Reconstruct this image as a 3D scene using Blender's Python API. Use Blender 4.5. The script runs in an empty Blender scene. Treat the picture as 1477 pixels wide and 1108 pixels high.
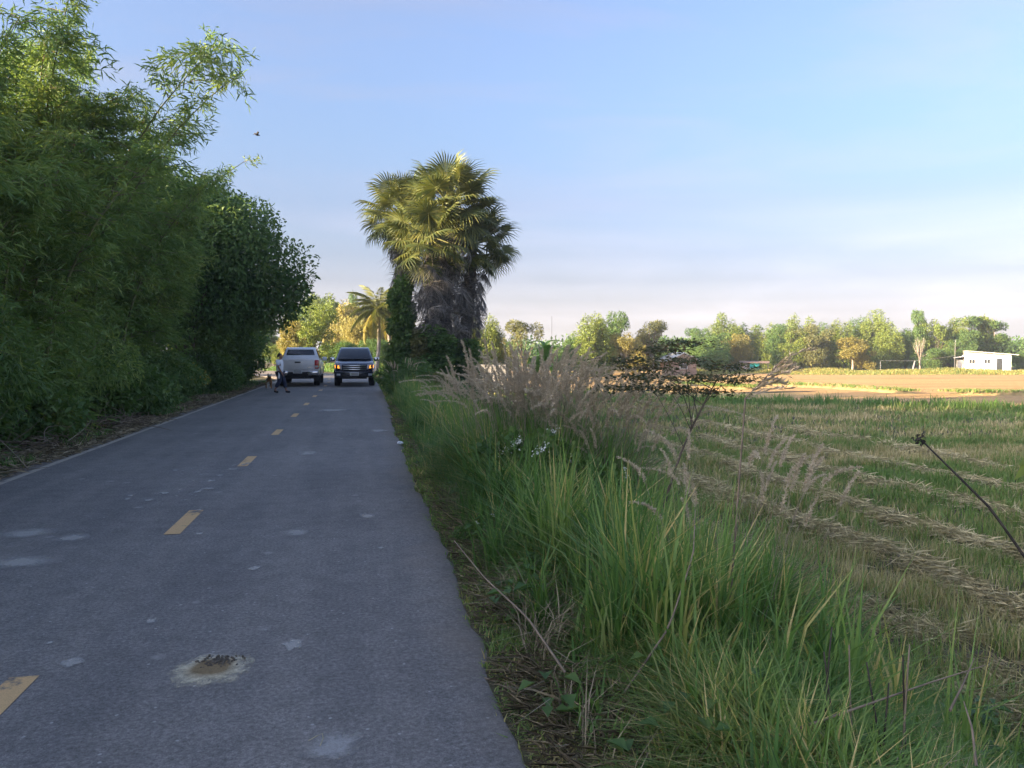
import bpy, bmesh, math, random
import numpy as np
from mathutils import Vector, Matrix, Euler

SC = bpy.context.scene
COL = SC.collection
R = math.radians
random.seed(11)
rng = np.random.default_rng(11)

# ------------------------------------------------------------------ camera, sky, sun, exposure
CAM_H, FPX, YAW, PITCH = 1.65, 1120.0, R(10.9), R(2.5)
cd = bpy.data.cameras.new('camera')
cam = bpy.data.objects.new('camera', cd)
COL.objects.link(cam)
cd.sensor_width = 36.0
cd.lens = 36.0 * FPX / 1477.0
cd.clip_start, cd.clip_end = 0.05, 9000
cam.location = (0, 0, CAM_H)
cam.rotation_euler = (R(90) - PITCH, 0, -YAW)
SC.camera = cam

VEIL = [(0, (28, 26, 25.5)), (.02, (21.5, 20, 20)), (.03, (13.6, 12.8, 13)), (.047, (6.9, 6.6, 6.9)), (.063, (4.0, 3.95, 4.3)), (.087, (2.15, 2.22, 2.6)), (.119, (1.36, 1.48, 1.86)), (.18, (.98, 1.08, 1.45)), (.26, (1.0, 1.05, 1.3)), (.36, (1.25, 1.08, 1.2))]
SUN_EL, SUN_BACK = R(12.5), R(16.0)      # low sun on the left of the road, slightly behind the camera
sun_dir = Vector((-math.cos(SUN_EL) * math.cos(SUN_BACK), -math.cos(SUN_EL) * math.sin(SUN_BACK), math.sin(SUN_EL)))
w = bpy.data.worlds.new("World"); SC.world = w
w.use_nodes = True
nt = w.node_tree; nt.nodes.clear()
def wn(t, **k):
    n = nt.nodes.new(t)
    for a, b in k.items(): setattr(n, a, b)
    return n
sky = wn('ShaderNodeTexSky', sky_type='NISHITA', sun_disc=False)
sky.sun_elevation = SUN_EL
sky.sun_rotation = math.atan2(sun_dir.x, sun_dir.y)
sky.air_density, sky.dust_density, sky.ozone_density = 1.0, 7.0, 4.6
sky.altitude = 30
tc = wn('ShaderNodeTexCoord')
mp = wn('ShaderNodeMapping'); mp.inputs['Scale'].default_value = (1.3, 2.2, 7.5); mp.inputs['Rotation'].default_value = (0, 0.12, 0.5)
nz = wn('ShaderNodeTexNoise'); nz.inputs['Scale'].default_value = 1.7; nz.inputs['Detail'].default_value = 7; nz.inputs['Roughness'].default_value = 0.55; nz.inputs['Distortion'].default_value = 0.5
rp = wn('ShaderNodeValToRGB'); rp.color_ramp.elements[0].position = 0.46; rp.color_ramp.elements[1].position = 0.82
mul = wn('ShaderNodeMath', operation='MULTIPLY'); mul.inputs[1].default_value = 0.30
# thin high cloud and ground haze: the sky's own light, whitened; the veil thickens towards the horizon all round
bw = wn('ShaderNodeRGBToBW')
cl = wn('ShaderNodeMix', data_type='RGBA'); cl.blend_type = 'MULTIPLY'; cl.inputs[0].default_value = 1.0
sx = wn('ShaderNodeSeparateXYZ')
hz = wn('ShaderNodeMapRange', interpolation_type='SMOOTHERSTEP'); hz.inputs[1].default_value = -0.05; hz.inputs[2].default_value = 0.42; hz.inputs[3].default_value = 0.80; hz.inputs[4].default_value = 0.24
add = wn('ShaderNodeMath', operation='ADD', use_clamp=True)
mx = wn('ShaderNodeMix', data_type='RGBA')
bg = wn('ShaderNodeBackground'); bg.inputs['Strength'].default_value = 0.10
wo = wn('ShaderNodeOutputWorld')
L = nt.links.new
L(tc.outputs['Generated'], mp.inputs['Vector']); L(mp.outputs[0], nz.inputs['Vector']); L(nz.outputs['Fac'], rp.inputs[0])
L(tc.outputs['Generated'], sx.inputs[0]); L(sx.outputs[2], hz.inputs[0])
L(rp.outputs[0], mul.inputs[0]); L(mul.outputs[0], add.inputs[0]); L(hz.outputs[0], add.inputs[1]); L(add.outputs[0], mx.inputs[0])
gn = wn('ShaderNodeValToRGB')        # veil colour by height above the horizon (x3)
while len(gn.color_ramp.elements) < len(VEIL): gn.color_ramp.elements.new(0.5)
gn.color_ramp.interpolation = 'LINEAR'
for e, (p, c) in zip(gn.color_ramp.elements, VEIL): e.position = p; e.color = (*[q / 36 for q in c], 1)
gm = wn('ShaderNodeVectorMath', operation='SCALE')
cb = wn('ShaderNodeMath', operation='MULTIPLY_ADD'); cb.inputs[1].default_value = 3.0; cb.inputs[2].default_value = 36.0   # cloud is brighter than clear sky
L(rp.outputs[0], cb.inputs[0]); L(cb.outputs[0], gm.inputs['Scale'])
L(sx.outputs[2], gn.inputs[0]); L(gn.outputs[0], gm.inputs[0]); L(gm.outputs[0], cl.inputs[7])
L(sky.outputs[0], bw.inputs[0]); L(bw.outputs[0], cl.inputs[6])
L(sky.outputs[0], mx.inputs[6]); L(cl.outputs[2], mx.inputs[7])
L(mx.outputs[2], bg.inputs['Color']); L(bg.outputs[0], wo.inputs['Surface'])

sl = bpy.data.lights.new('sun', 'SUN'); sl.energy = 3.5; sl.angle = R(0.53); sl.color = (1.0, 0.75, 0.43)
so = bpy.data.objects.new('sun', sl); COL.objects.link(so)
so.rotation_euler = sun_dir.to_track_quat('Z', 'Y').to_euler()
so.location = sun_dir * 200
SC.view_settings.view_transform = 'Standard'
SC.view_settings.look = 'None'
SC.view_settings.exposure = 2.56
SC.view_settings.gamma = 1.0
SC.view_settings.use_curve_mapping = False
SC.render.engine = 'CYCLES'
SC.cycles.max_bounces = 6
SC.cycles.transparent_max_bounces = 8
SC.cycles.use_denoising = True

# ------------------------------------------------------------------ helpers
def at(px, py, D):
    """point at camera depth D along the sight line measured in the photograph"""
    u, v = (px - 738.5) / FPX, -(py - 554) / FPX
    fw = math.cos(PITCH) + v * math.sin(PITCH); up = v * math.cos(PITCH) - math.sin(PITCH)
    s = D / fw
    xc = s * u
    return Vector((xc * math.cos(YAW) + D * math.sin(YAW), -xc * math.sin(YAW) + D * math.cos(YAW), CAM_H + s * up))

def sstep(x, a, b):
    t = np.clip((np.asarray(x, float) - a) / (b - a), 0, 1)
    return t * t * (3 - 2 * t)

_lat = np.random.default_rng(3).random((256, 256))
def vnoise(x, y, s=1.0, o=0):
    x = np.asarray(x, float) / s + 17.3 * o + 100; y = np.asarray(y, float) / s + 9.1 * o + 100
    xi, yi = np.floor(x).astype(int), np.floor(y).astype(int)
    fx, fy = x - xi, y - yi
    fx, fy = fx * fx * (3 - 2 * fx), fy * fy * (3 - 2 * fy)
    g = lambda a, b: _lat[a % 256, b % 256]
    return (g(xi, yi) * (1 - fx) + g(xi + 1, yi) * fx) * (1 - fy) + (g(xi, yi + 1) * (1 - fx) + g(xi + 1, yi + 1) * fx) * fy

FIELD_Z = -1.5
ROW_X = [6.1, 7.9, 9.9, 12.0, 14.2, 16.5]
def edge_r(Y):
    Y = np.asarray(Y, float)
    return 0.62 + 0.12 * sstep(Y, 12, 25) + 0.07 * (vnoise(Y, Y * 0 + 5, 0.16) - 0.5) + 0.05 * (vnoise(Y, Y * 0 + 3, 0.7) - 0.5) + 0.07 * (vnoise(Y, Y * 0 + 8, 2.7) - 0.5)
def edge_l(Y):
    Y = np.asarray(Y, float)
    return -4.64 + 0.16 * (vnoise(Y, Y * 0 + 21, 0.8) - 0.5) + 0.2 * (vnoise(Y, Y * 0 + 28, 2.4) - 0.5)
def tz(X, Y):
    X = np.asarray(X, float); Y = np.asarray(Y, float)
    d = X - 0.66
    right = FIELD_Z * sstep(d, 0.5, 4.3) + 0.10 * (vnoise(X, Y, 0.9, 1) - 0.5) * sstep(d, 0.3, 1.2)
    dl = -4.62 - X
    left = -0.16 * sstep(dl, 0.7, 3.0) + 0.10 * (vnoise(X, Y, 1.1, 2) - 0.5) * sstep(dl, 0.4, 1.5)
    z = -0.03 + np.where(d > 0, right, np.where(dl > 0, left, 0))
    return z
def tz1(x, y): return float(tz(np.array([x]), np.array([y]))[0])

def link(o):
    COL.objects.link(o); return o
def mesh_np(name, V, T, mats, v=None, mi=None, smooth=False):
    V = np.ascontiguousarray(V, np.float32); T = np.ascontiguousarray(T, np.int32)
    me = bpy.data.meshes.new(name)
    me.vertices.add(len(V)); me.vertices.foreach_set('co', V.ravel())
    me.loops.add(T.size); me.loops.foreach_set('vertex_index', T.ravel())
    me.polygons.add(len(T)); me.polygons.foreach_set('loop_start', np.arange(len(T), dtype=np.int32) * T.shape[1])
    if mi is not None: me.polygons.foreach_set('material_index', np.ascontiguousarray(mi, np.int32))
    me.update(calc_edges=True)
    if v is not None:
        a = me.attributes.new('v', 'FLOAT', 'POINT'); a.data.foreach_set('value', np.ascontiguousarray(v, np.float32))
    if smooth: me.polygons.foreach_set('use_smooth', np.ones(len(T), bool))
    for m in (mats if isinstance(mats, (list, tuple)) else [mats]): me.materials.append(m)
    return me
class Acc:
    def __init__(s): s.V, s.T, s.v, s.m, s.n = [], [], [], [], 0
    def add(s, VT, v=0.5, mi=0):
        V, T = VT[0], VT[1]
        if len(VT) > 2: v = VT[2]
        V = np.asarray(V, float).reshape(-1, 3); T = np.asarray(T, int).reshape(-1, 3)
        s.V.append(V); s.T.append(T + s.n); s.n += len(V)
        s.v.append(np.broadcast_to(np.asarray(v, float), (len(V),))); s.m.append(np.full(len(T), mi))
        return s
    def mesh(s, name, mats, smooth=False):
        return mesh_np(name, np.concatenate(s.V), np.concatenate(s.T), mats, np.concatenate(s.v), np.concatenate(s.m), smooth)
def obj(name, me, parent=None, loc=None, rot=None):
    o = bpy.data.objects.new(name, me); link(o)
    if parent is not None: o.parent = parent
    if loc is not None: o.location = loc
    if rot is not None: o.rotation_euler = rot
    return o
def tag(o, label=None, cat=None, group=None, kind=None):
    if label: o['label'] = label
    if cat: o['category'] = cat
    if group: o['group'] = group
    if kind: o['kind'] = kind
    return o
def thing(name, label, cat, loc=(0, 0, 0), rz=0.0, group=None, scale=1.0):
    o = bpy.data.objects.new(name, None); link(o)
    o.empty_display_size = 0.2
    o.location = loc; o.rotation_euler = (0, 0, rz)
    o.scale = scale if isinstance(scale, (tuple, list)) else (scale,) * 3
    return tag(o, label, cat, group)
def dup(root, loc, rz=0.0, scale=1.0, label=None, group=None, rot=None):
    r = root.copy(); link(r); r.location = loc; r.rotation_euler = rot or (0, 0, rz)
    r.scale = scale if isinstance(scale, (tuple, list)) else (scale,) * 3
    if label: r['label'] = label
    if group: r['group'] = group
    for ch in list(root.children):
        c = ch.copy(); link(c); c.parent = r
        for g in list(ch.children):
            d = g.copy(); link(d); d.parent = c
    return r

def nrm(a): return a / np.maximum(np.linalg.norm(a, axis=-1, keepdims=True), 1e-9)
def tube(P, rad, k=6, cap=False):
    P = np.asarray(P, float); n = len(P)
    rad = np.broadcast_to(np.asarray(rad, float), (n,))
    Tn = nrm(np.gradient(P, axis=0))
    ref = np.array([0.31, 0.95, 0.05]) if abs(Tn[0] @ np.array([0.31, 0.95, 0.05])) < 0.85 else np.array([1.0, 0, 0])
    A = nrm(np.cross(Tn, ref)); B = np.cross(Tn, A)
    an = np.arange(k) * 2 * math.pi / k
    V = P[:, None] + rad[:, None, None] * (np.cos(an)[None, :, None] * A[:, None] + np.sin(an)[None, :, None] * B[:, None])
    V = V.reshape(-1, 3); T = []
    for i in range(n - 1):
        for j in range(k):
            a, b = i * k + j, i * k + (j + 1) % k
            T += [(a, b, b + k), (a, b + k, a + k)]
    if cap:
        V = np.vstack([V, P[0], P[-1]]); c0, c1 = len(V) - 2, len(V) - 1
        for j in range(k):
            T += [(c0, (j + 1) % k, j), (c1, (n - 1) * k + j, (n - 1) * k + (j + 1) % k)]
    return V, np.array(T)
def leaves(P, D, S, Ln, W, droop=0.0, v=None, mid=0.45):
    """n leaf-sized diamonds, folded a little along the midrib"""
    n = len(P); D = nrm(D); S = nrm(S - (S * D).sum(1, keepdims=True) * D)
    N = np.cross(D, S)
    Ln = np.broadcast_to(np.asarray(Ln, float), (n,))[:, None]; W = np.broadcast_to(np.asarray(W, float), (n,))[:, None]
    m = P + D * Ln * mid + N * W * 0.25
    tip = P + D * Ln + np.array([0, 0, -1.0]) * Ln * droop
    V = np.stack([P, m + S * W * 0.5, tip, m - S * W * 0.5], 1).reshape(-1, 3)
    b = np.arange(n)[:, None] * 4
    T = np.concatenate([b + np.array([[0, 1, 2]]), b + np.array([[0, 2, 3]])])
    v = rng.random(n) if v is None else v
    return V, T, np.repeat(v, 4)
def blades(P, h, wd, az, bend, v=None, t1=0.55):
    n = len(P); h = np.broadcast_to(h, (n,))[:, None]; wd = np.broadcast_to(wd, (n,))[:, None]; bend = np.broadcast_to(bend, (n,))[:, None]
    d = np.stack([np.cos(az), np.sin(az), 0 * az], 1)
    a2 = az + 1.2 + 0.8 * rng.random(n)
    s = np.stack([np.cos(a2), np.sin(a2), 0 * az], 1)
    up = np.array([0, 0, 1.0])
    def c(t): return P + up * h * (t - 0.42 * np.minimum(bend, 1.3) * t * t) + d * h * bend * t * t * 0.8
    m, tp = c(t1), c(1.0)
    V = np.stack([P - s * wd * .42, P + s * wd * .42, m - s * wd * .5, m + s * wd * .5, tp], 1).reshape(-1, 3)
    b = np.arange(n)[:, None] * 5
    T = np.concatenate([b + np.array([[0, 1, 3]]), b + np.array([[0, 3, 2]]), b + np.array([[2, 3, 4]])])
    v = rng.random(n) if v is None else v
    return V, T, np.repeat(v, 5)
def rnd_dir(n):
    return nrm(rng.normal(size=(n, 3)))
def box(x0, x1, y0, y1, z0, z1):
    V = [(x, y, z) for z in (z0, z1) for y in (y0, y1) for x in (x0, x1)]
    q = [(0, 2, 3, 1), (4, 5, 7, 6), (0, 1, 5, 4), (2, 6, 7, 3), (0, 4, 6, 2), (1, 3, 7, 5)]
    T = [t for a, b, c, d in q for t in ((a, b, c), (a, c, d))]
    return np.array(V, float), np.array(T)
def poly_mesh(name, verts, faces, mat, bevel=0.0, smooth=False, parent=None, seg=2):
    me = bpy.data.meshes.new(name); me.from_pydata(verts, [], faces); me.update(); me.materials.append(mat)
    bm = bmesh.new(); bm.from_mesh(me); bmesh.ops.recalc_face_normals(bm, faces=bm.faces); bm.to_mesh(me); bm.free()
    o = obj(name, me, parent)
    if bevel:
        m = o.modifiers.new('bevel', 'BEVEL'); m.width = bevel; m.segments = seg; m.limit_method = 'ANGLE'; m.angle_limit = R(28)
        if smooth:
            for p in me.polygons: p.use_smooth = True
    return o
def bx(name, b, mat, parent=None, bevel=0.0):
    x0, x1, y0, y1, z0, z1 = b
    V = [(x, y, z) for z in (z0, z1) for y in (y0, y1) for x in (x0, x1)]
    return poly_mesh(name, V, [(0, 2, 3, 1), (4, 5, 7, 6), (0, 1, 5, 4), (2, 6, 7, 3), (0, 4, 6, 2), (1, 3, 7, 5)], mat, bevel, bevel > 0, parent)

# ------------------------------------------------------------------ materials
def new_mat(name):
    m = bpy.data.materials.new(name); m.use_nodes = True
    n = m.node_tree; b = n.nodes['Principled BSDF']
    return m, n, b
def mat(name, col, rough=0.6, metal=0.0, var=0.18, scale=6.0, bump=0.0, spec=0.4, coat=0.0, emit=None):
    m, n, b = new_mat(name)
    b.inputs['Roughness'].default_value = rough; b.inputs['Metallic'].default_value = metal
    b.inputs['Specular IOR Level'].default_value = spec
    if coat: b.inputs['Coat Weight'].default_value = coat; b.inputs['Coat Roughness'].default_value = 0.08
    t = n.nodes.new('ShaderNodeTexCoord'); z = n.nodes.new('ShaderNodeTexNoise'); z.inputs['Scale'].default_value = scale; z.inputs['Detail'].default_value = 6
    r = n.nodes.new('ShaderNodeValToRGB')
    c = np.array(col[:3])
    r.color_ramp.elements[0].position = 0.3; r.color_ramp.elements[1].position = 0.7
    r.color_ramp.elements[0].color = (*np.clip(c * (1 - var), 0, 1), 1); r.color_ramp.elements[1].color = (*np.clip(c * (1 + var), 0, 1), 1)
    n.links.new(t.outputs['Object'], z.inputs['Vector']); n.links.new(z.outputs['Fac'], r.inputs[0]); n.links.new(r.outputs[0], b.inputs['Base Color'])
    if bump:
        u = n.nodes.new('ShaderNodeBump'); u.inputs['Strength'].default_value = bump; u.inputs['Distance'].default_value = 0.02
        n.links.new(z.outputs['Fac'], u.inputs['Height']); n.links.new(u.outputs[0], b.inputs['Normal'])
    if emit:
        b.inputs['Emission Color'].default_value = (*emit[:3], 1); b.inputs['Emission Strength'].default_value = emit[3]
    return m
GAIN = 1.6
def leaf_mat(name, stops, trans=0.3, rough=0.5, clump=2.5, clump_amt=0.35, spec=0.25, gain=GAIN):
    """stops: (position, colour) over the per-leaf value v; clump = size of the natural colour drift"""
    m, n, b = new_mat(name)
    b.inputs['Roughness'].default_value = rough; b.inputs['Specular IOR Level'].default_value = spec
    a = n.nodes.new('ShaderNodeAttribute'); a.attribute_name = 'v'
    r = n.nodes.new('ShaderNodeValToRGB')
    while len(r.color_ramp.elements) < len(stops): r.color_ramp.elements.new(0.5)
    for e, (p, c) in zip(r.color_ramp.elements, stops): e.position = p; e.color = (*[min(.85, q * gain) for q in c], 1)
    g = n.nodes.new('ShaderNodeNewGeometry'); z = n.nodes.new('ShaderNodeTexNoise'); z.inputs['Scale'].default_value = 1.0 / clump; z.inputs['Detail'].default_value = 3
    ad = n.nodes.new('ShaderNodeMath'); ad.operation = 'MULTIPLY_ADD'; ad.inputs[1].default_value = clump_amt * 2; ad.inputs[2].default_value = -clump_amt
    sm = n.nodes.new('ShaderNodeMath'); sm.operation = 'ADD'
    lk = n.links.new
    lk(g.outputs['Position'], z.inputs['Vector']); lk(z.outputs['Fac'], ad.inputs[0]); lk(a.outputs['Fac'], sm.inputs[0]); lk(ad.outputs[0], sm.inputs[1])
    lk(sm.outputs[0], r.inputs[0]); lk(r.outputs[0], b.inputs['Base Color'])
    if trans:
        t = n.nodes.new('ShaderNodeBsdfTranslucent'); mx_ = n.nodes.new('ShaderNodeMixShader'); mx_.inputs[0].default_value = trans
        br = n.nodes.new('ShaderNodeMix'); br.data_type = 'RGBA'; br.blend_type = 'MULTIPLY'; br.inputs[0].default_value = 1; br.inputs[7].default_value = (1.25, 1.2, 0.6, 1)
        lk(r.outputs[0], br.inputs[6]); lk(br.outputs[2], t.inputs['Color'])
        out = n.nodes['Material Output']
        lk(b.outputs[0], mx_.inputs[1]); lk(t.outputs[0], mx_.inputs[2]); lk(mx_.outputs[0], out.inputs['Surface'])
    return m

m_bamboo = leaf_mat('bamboo_leaf', [(0, (.040, .075, .028)), (.45, (.075, .122, .038)), (.85, (.135, .165, .045)), (1, (.22, .19, .06))], trans=.38, gain=2.2)
m_bamboo_y = leaf_mat('sun_tinted_bamboo_leaf', [(0, (.06, .08, .022)), (.45, (.15, .145, .03)), (1, (.30, .23, .05))], trans=.4, gain=1.7)  # low sun's yellow put into the leaf colour, besides some yellow leaves
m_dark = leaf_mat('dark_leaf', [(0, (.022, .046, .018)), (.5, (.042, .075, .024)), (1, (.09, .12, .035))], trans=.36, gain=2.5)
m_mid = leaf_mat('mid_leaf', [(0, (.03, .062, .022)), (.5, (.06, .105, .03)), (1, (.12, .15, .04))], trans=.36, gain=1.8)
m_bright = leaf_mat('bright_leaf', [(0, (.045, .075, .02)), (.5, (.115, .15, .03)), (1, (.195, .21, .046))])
m_gold = leaf_mat('golden_leaf', [(0, (.09, .09, .028)), (.5, (.18, .16, .045)), (1, (.25, .205, .07))])
m_brown = leaf_mat('brown_leaf', [(0, (.05, .064, .026)), (.5, (.10, .106, .04)), (1, (.16, .145, .062))])
m_palm = leaf_mat('palm_leaf', [(0, (.035, .055, .022)), (.45, (.085, .105, .034)), (1, (.19, .18, .05))], trans=0.22, rough=0.45, spec=0.35, gain=1.35)
m_dead = leaf_mat('dead_frond', [(0, (.085, .078, .072)), (.5, (.20, .185, .168)), (1, (.34, .31, .275))], trans=0.1, rough=0.8, gain=.75)
m_grass = leaf_mat('verge_grass', [(0, (.030, .066, .018)), (.4, (.062, .122, .034)), (.75, (.115, .17, .05)), (.9, (.21, .20, .075)), (1, (.34, .27, .13))], trans=.42, clump=.9, clump_amt=.32, gain=1.95)
m_straw = leaf_mat('straw', [(0, (.16, .135, .075)), (.5, (.285, .245, .145)), (1, (.43, .37, .23))], trans=0.1, rough=0.8, clump=.8, gain=1.85)
m_thatch = leaf_mat('thatch', [(0, (.09, .07, .045)), (.5, (.21, .17, .11)), (1, (.40, .33, .22))], trans=0.1, rough=0.85, clump=.35, gain=1.25)
m_stubble = leaf_mat('stubble', [(0, (.05, .10, .024)), (.4, (.09, .135, .035)), (.62, (.20, .17, .085)), (1, (.36, .29, .18))], gain=2.0, trans=.35, clump=2.2, clump_amt=.4)
m_weed = leaf_mat('yellow_weed', [(0, (.07, .11, .03)), (.5, (.16, .17, .05)), (1, (.30, .24, .09))], clump=5, clump_amt=.5)
m_plume = leaf_mat('plume', [(0, (.26, .21, .165)), (.5, (.39, .325, .265)), (1, (.52, .45, .37))], trans=.3, rough=.8, clump=.5, gain=1.35)
m_flower = leaf_mat('white_flower', [(0, (.6, .58, .66)), (1, (.8, .78, .82))], trans=.2)
m_banana = leaf_mat('banana_leaf', [(0, (.07, .14, .03)), (1, (.13, .22, .045))])
m_yellowleaf = leaf_mat('yellow_leaf', [(0, (.10, .13, .03)), (.5, (.22, .20, .04)), (1, (.32, .26, .05))])
m_bark = mat('bark', (.12, .095, .07), .9, var=.4, scale=5, bump=.6)
m_palebark = mat('pale_bark', (.30, .25, .20), .9, var=.3, scale=4, bump=.4)
m_palmbark = mat('palm_bark', (.085, .075, .068), .9, var=.45, scale=7, bump=.8)
m_culm = mat('bamboo_culm', (.14, .15, .055), .5, var=.35, scale=3)
m_twig = mat('dry_twig', (.22, .17, .12), .85, var=.35, scale=9, bump=.3)
m_char = mat('charred_stalk', (.045, .036, .03), .85, var=.5, scale=14, bump=.4)
m_white = mat('white_paint', (.84, .85, .87), .28, var=.03, coat=.6)
m_blue = mat('dark_blue_paint', (.012, .016, .034), .22, var=.1, coat=.9)
m_blackp = mat('black_plastic', (.018, .018, .02), .55, var=.2, scale=20)
m_glass = mat('tinted_glass', (.012, .016, .02), .05, var=.05, spec=.8)
m_tyre = mat('tyre_rubber', (.02, .02, .021), .85, var=.25, scale=25)
m_rim = mat('alloy', (.45, .45, .46), .35, .9, var=.1)
m_chrome = mat('chrome', (.75, .75, .77), .15, 1.0, var=.05)
m_red = mat('red_lamp', (.55, .015, .02), .15, var=.1, coat=.8)
m_lampglass = mat('lamp_glass', (.55, .57, .6), .12, var=.08, coat=.8)
m_amber = mat('amber_lit_lamp', (.8, .32, .03), .25, var=.05, emit=(1.0, .36, .04, .35))
m_plate = mat('plate_white', (.72, .73, .74), .5, var=.04)
m_ink = mat('plate_ink', (.08, .08, .09), .6, var=.1)
m_skin = mat('skin', (.27, .15, .10), .55, var=.08)
m_hair = mat('hair', (.012, .010, .009), .5, var=.3, scale=30)
m_jeans = mat('navy_cloth', (.022, .028, .06), .85, var=.25, scale=18)
m_shoe = mat('dark_shoe', (.02, .02, .022), .7)
m_conc = mat('concrete', (.30, .29, .275), .9, var=.2, scale=3, bump=.2)
m_wallw = mat('white_wall', (.74, .73, .70), .8, var=.06, scale=1.5)
m_roof = mat('pale_roof_sheet', (.45, .44, .42), .5, var=.12, scale=3)
m_rust = mat('brick_red_wall', (.30, .20, .15), .85, var=.25, scale=5)
m_teal = mat('teal_tarp', (.03, .33, .30), .5, var=.15)
m_pink = mat('faded_pink_panel', (.5, .36, .33), .7, var=.1)
m_dkwin = mat('dark_window', (.03, .035, .04), .1, spec=.7)
m_litter = mat('white_plastic', (.7, .72, .74), .4, var=.05)
m_greenbag = mat('green_plastic', (.05, .40, .26), .35, var=.15)
m_wire = mat('wire', (.05, .05, .05), .6)

def mat_shirt():
    m, n, b = new_mat('patterned_shirt'); b.inputs['Roughness'].default_value = .9
    t = n.nodes.new('ShaderNodeTexCoord'); v = n.nodes.new('ShaderNodeTexVoronoi'); v.inputs['Scale'].default_value = 13
    r = n.nodes.new('ShaderNodeValToRGB'); e = r.color_ramp.elements
    e[0].position = .05; e[0].color = (.05, .06, .14, 1); e[1].position = .11; e[1].color = (.84, .88, .95, 1)
    n.links.new(t.outputs['Object'], v.inputs['Vector']); n.links.new(v.outputs['Distance'], r.inputs[0]); n.links.new(r.outputs[0], b.inputs['Base Color'])
    return m
m_shirt = mat_shirt()
def mat_fur():
    m, n, b = new_mat('brown_white_fur'); b.inputs['Roughness'].default_value = .95
    t = n.nodes.new('ShaderNodeTexCoord'); z = n.nodes.new('ShaderNodeTexNoise'); z.inputs['Scale'].default_value = 4.2; z.inputs['Detail'].default_value = 3
    r = n.nodes.new('ShaderNodeValToRGB'); e = r.color_ramp.elements
    e[0].position = .50; e[0].color = (.30, .15, .055, 1); e[1].position = .56; e[1].color = (.62, .56, .48, 1)
    n.links.new(t.outputs['Object'], z.inputs['Vector']); n.links.new(z.outputs['Fac'], r.inputs[0]); n.links.new(r.outputs[0], b.inputs['Base Color'])
    return m
m_fur = mat_fur()

def graph(name):
    m, n, b = new_mat(name)
    def N(t, **k):
        x = n.nodes.new(t)
        for a, c in k.items():
            if a in x.inputs: x.inputs[a].default_value = c
            else: setattr(x, a, c)
        return x
    def noise(vec, scale, det=5, rough=.55):
        z = N('ShaderNodeTexNoise', Scale=scale, Detail=det, Roughness=rough); n.links.new(vec, z.inputs['Vector']); return z.outputs['Fac']
    def ramp(fac, stops):
        r = N('ShaderNodeValToRGB')
        while len(r.color_ramp.elements) < len(stops): r.color_ramp.elements.new(.5)
        for e, (p, c) in zip(r.color_ramp.elements, stops):
            e.position = p; e.color = (*c, 1) if len(c) == 3 else c
        n.links.new(fac, r.inputs[0]); return r.outputs[0]
    def mixc(fac, a, c, bt='MIX'):
        x = N('ShaderNodeMix', data_type='RGBA', blend_type=bt)
        for i, s in ((0, fac), (6, a), (7, c)):
            if isinstance(s, (int, float)): x.inputs[i].default_value = s
            elif isinstance(s, tuple): x.inputs[i].default_value = (*s, 1)
            else: n.links.new(s, x.inputs[i])
        return x.outputs[2]
    def bump(h, s, d):
        u = N('ShaderNodeBump'); u.inputs['Strength'].default_value = s; u.inputs['Distance'].default_value = d
        n.links.new(h, u.inputs['Height']); n.links.new(u.outputs[0], b.inputs['Normal'])
    pos = N('ShaderNodeNewGeometry').outputs['Position']
    return m, n, b, N, noise, ramp, mixc, bump, pos
def bwv(v): return (v, v, v)

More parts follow.
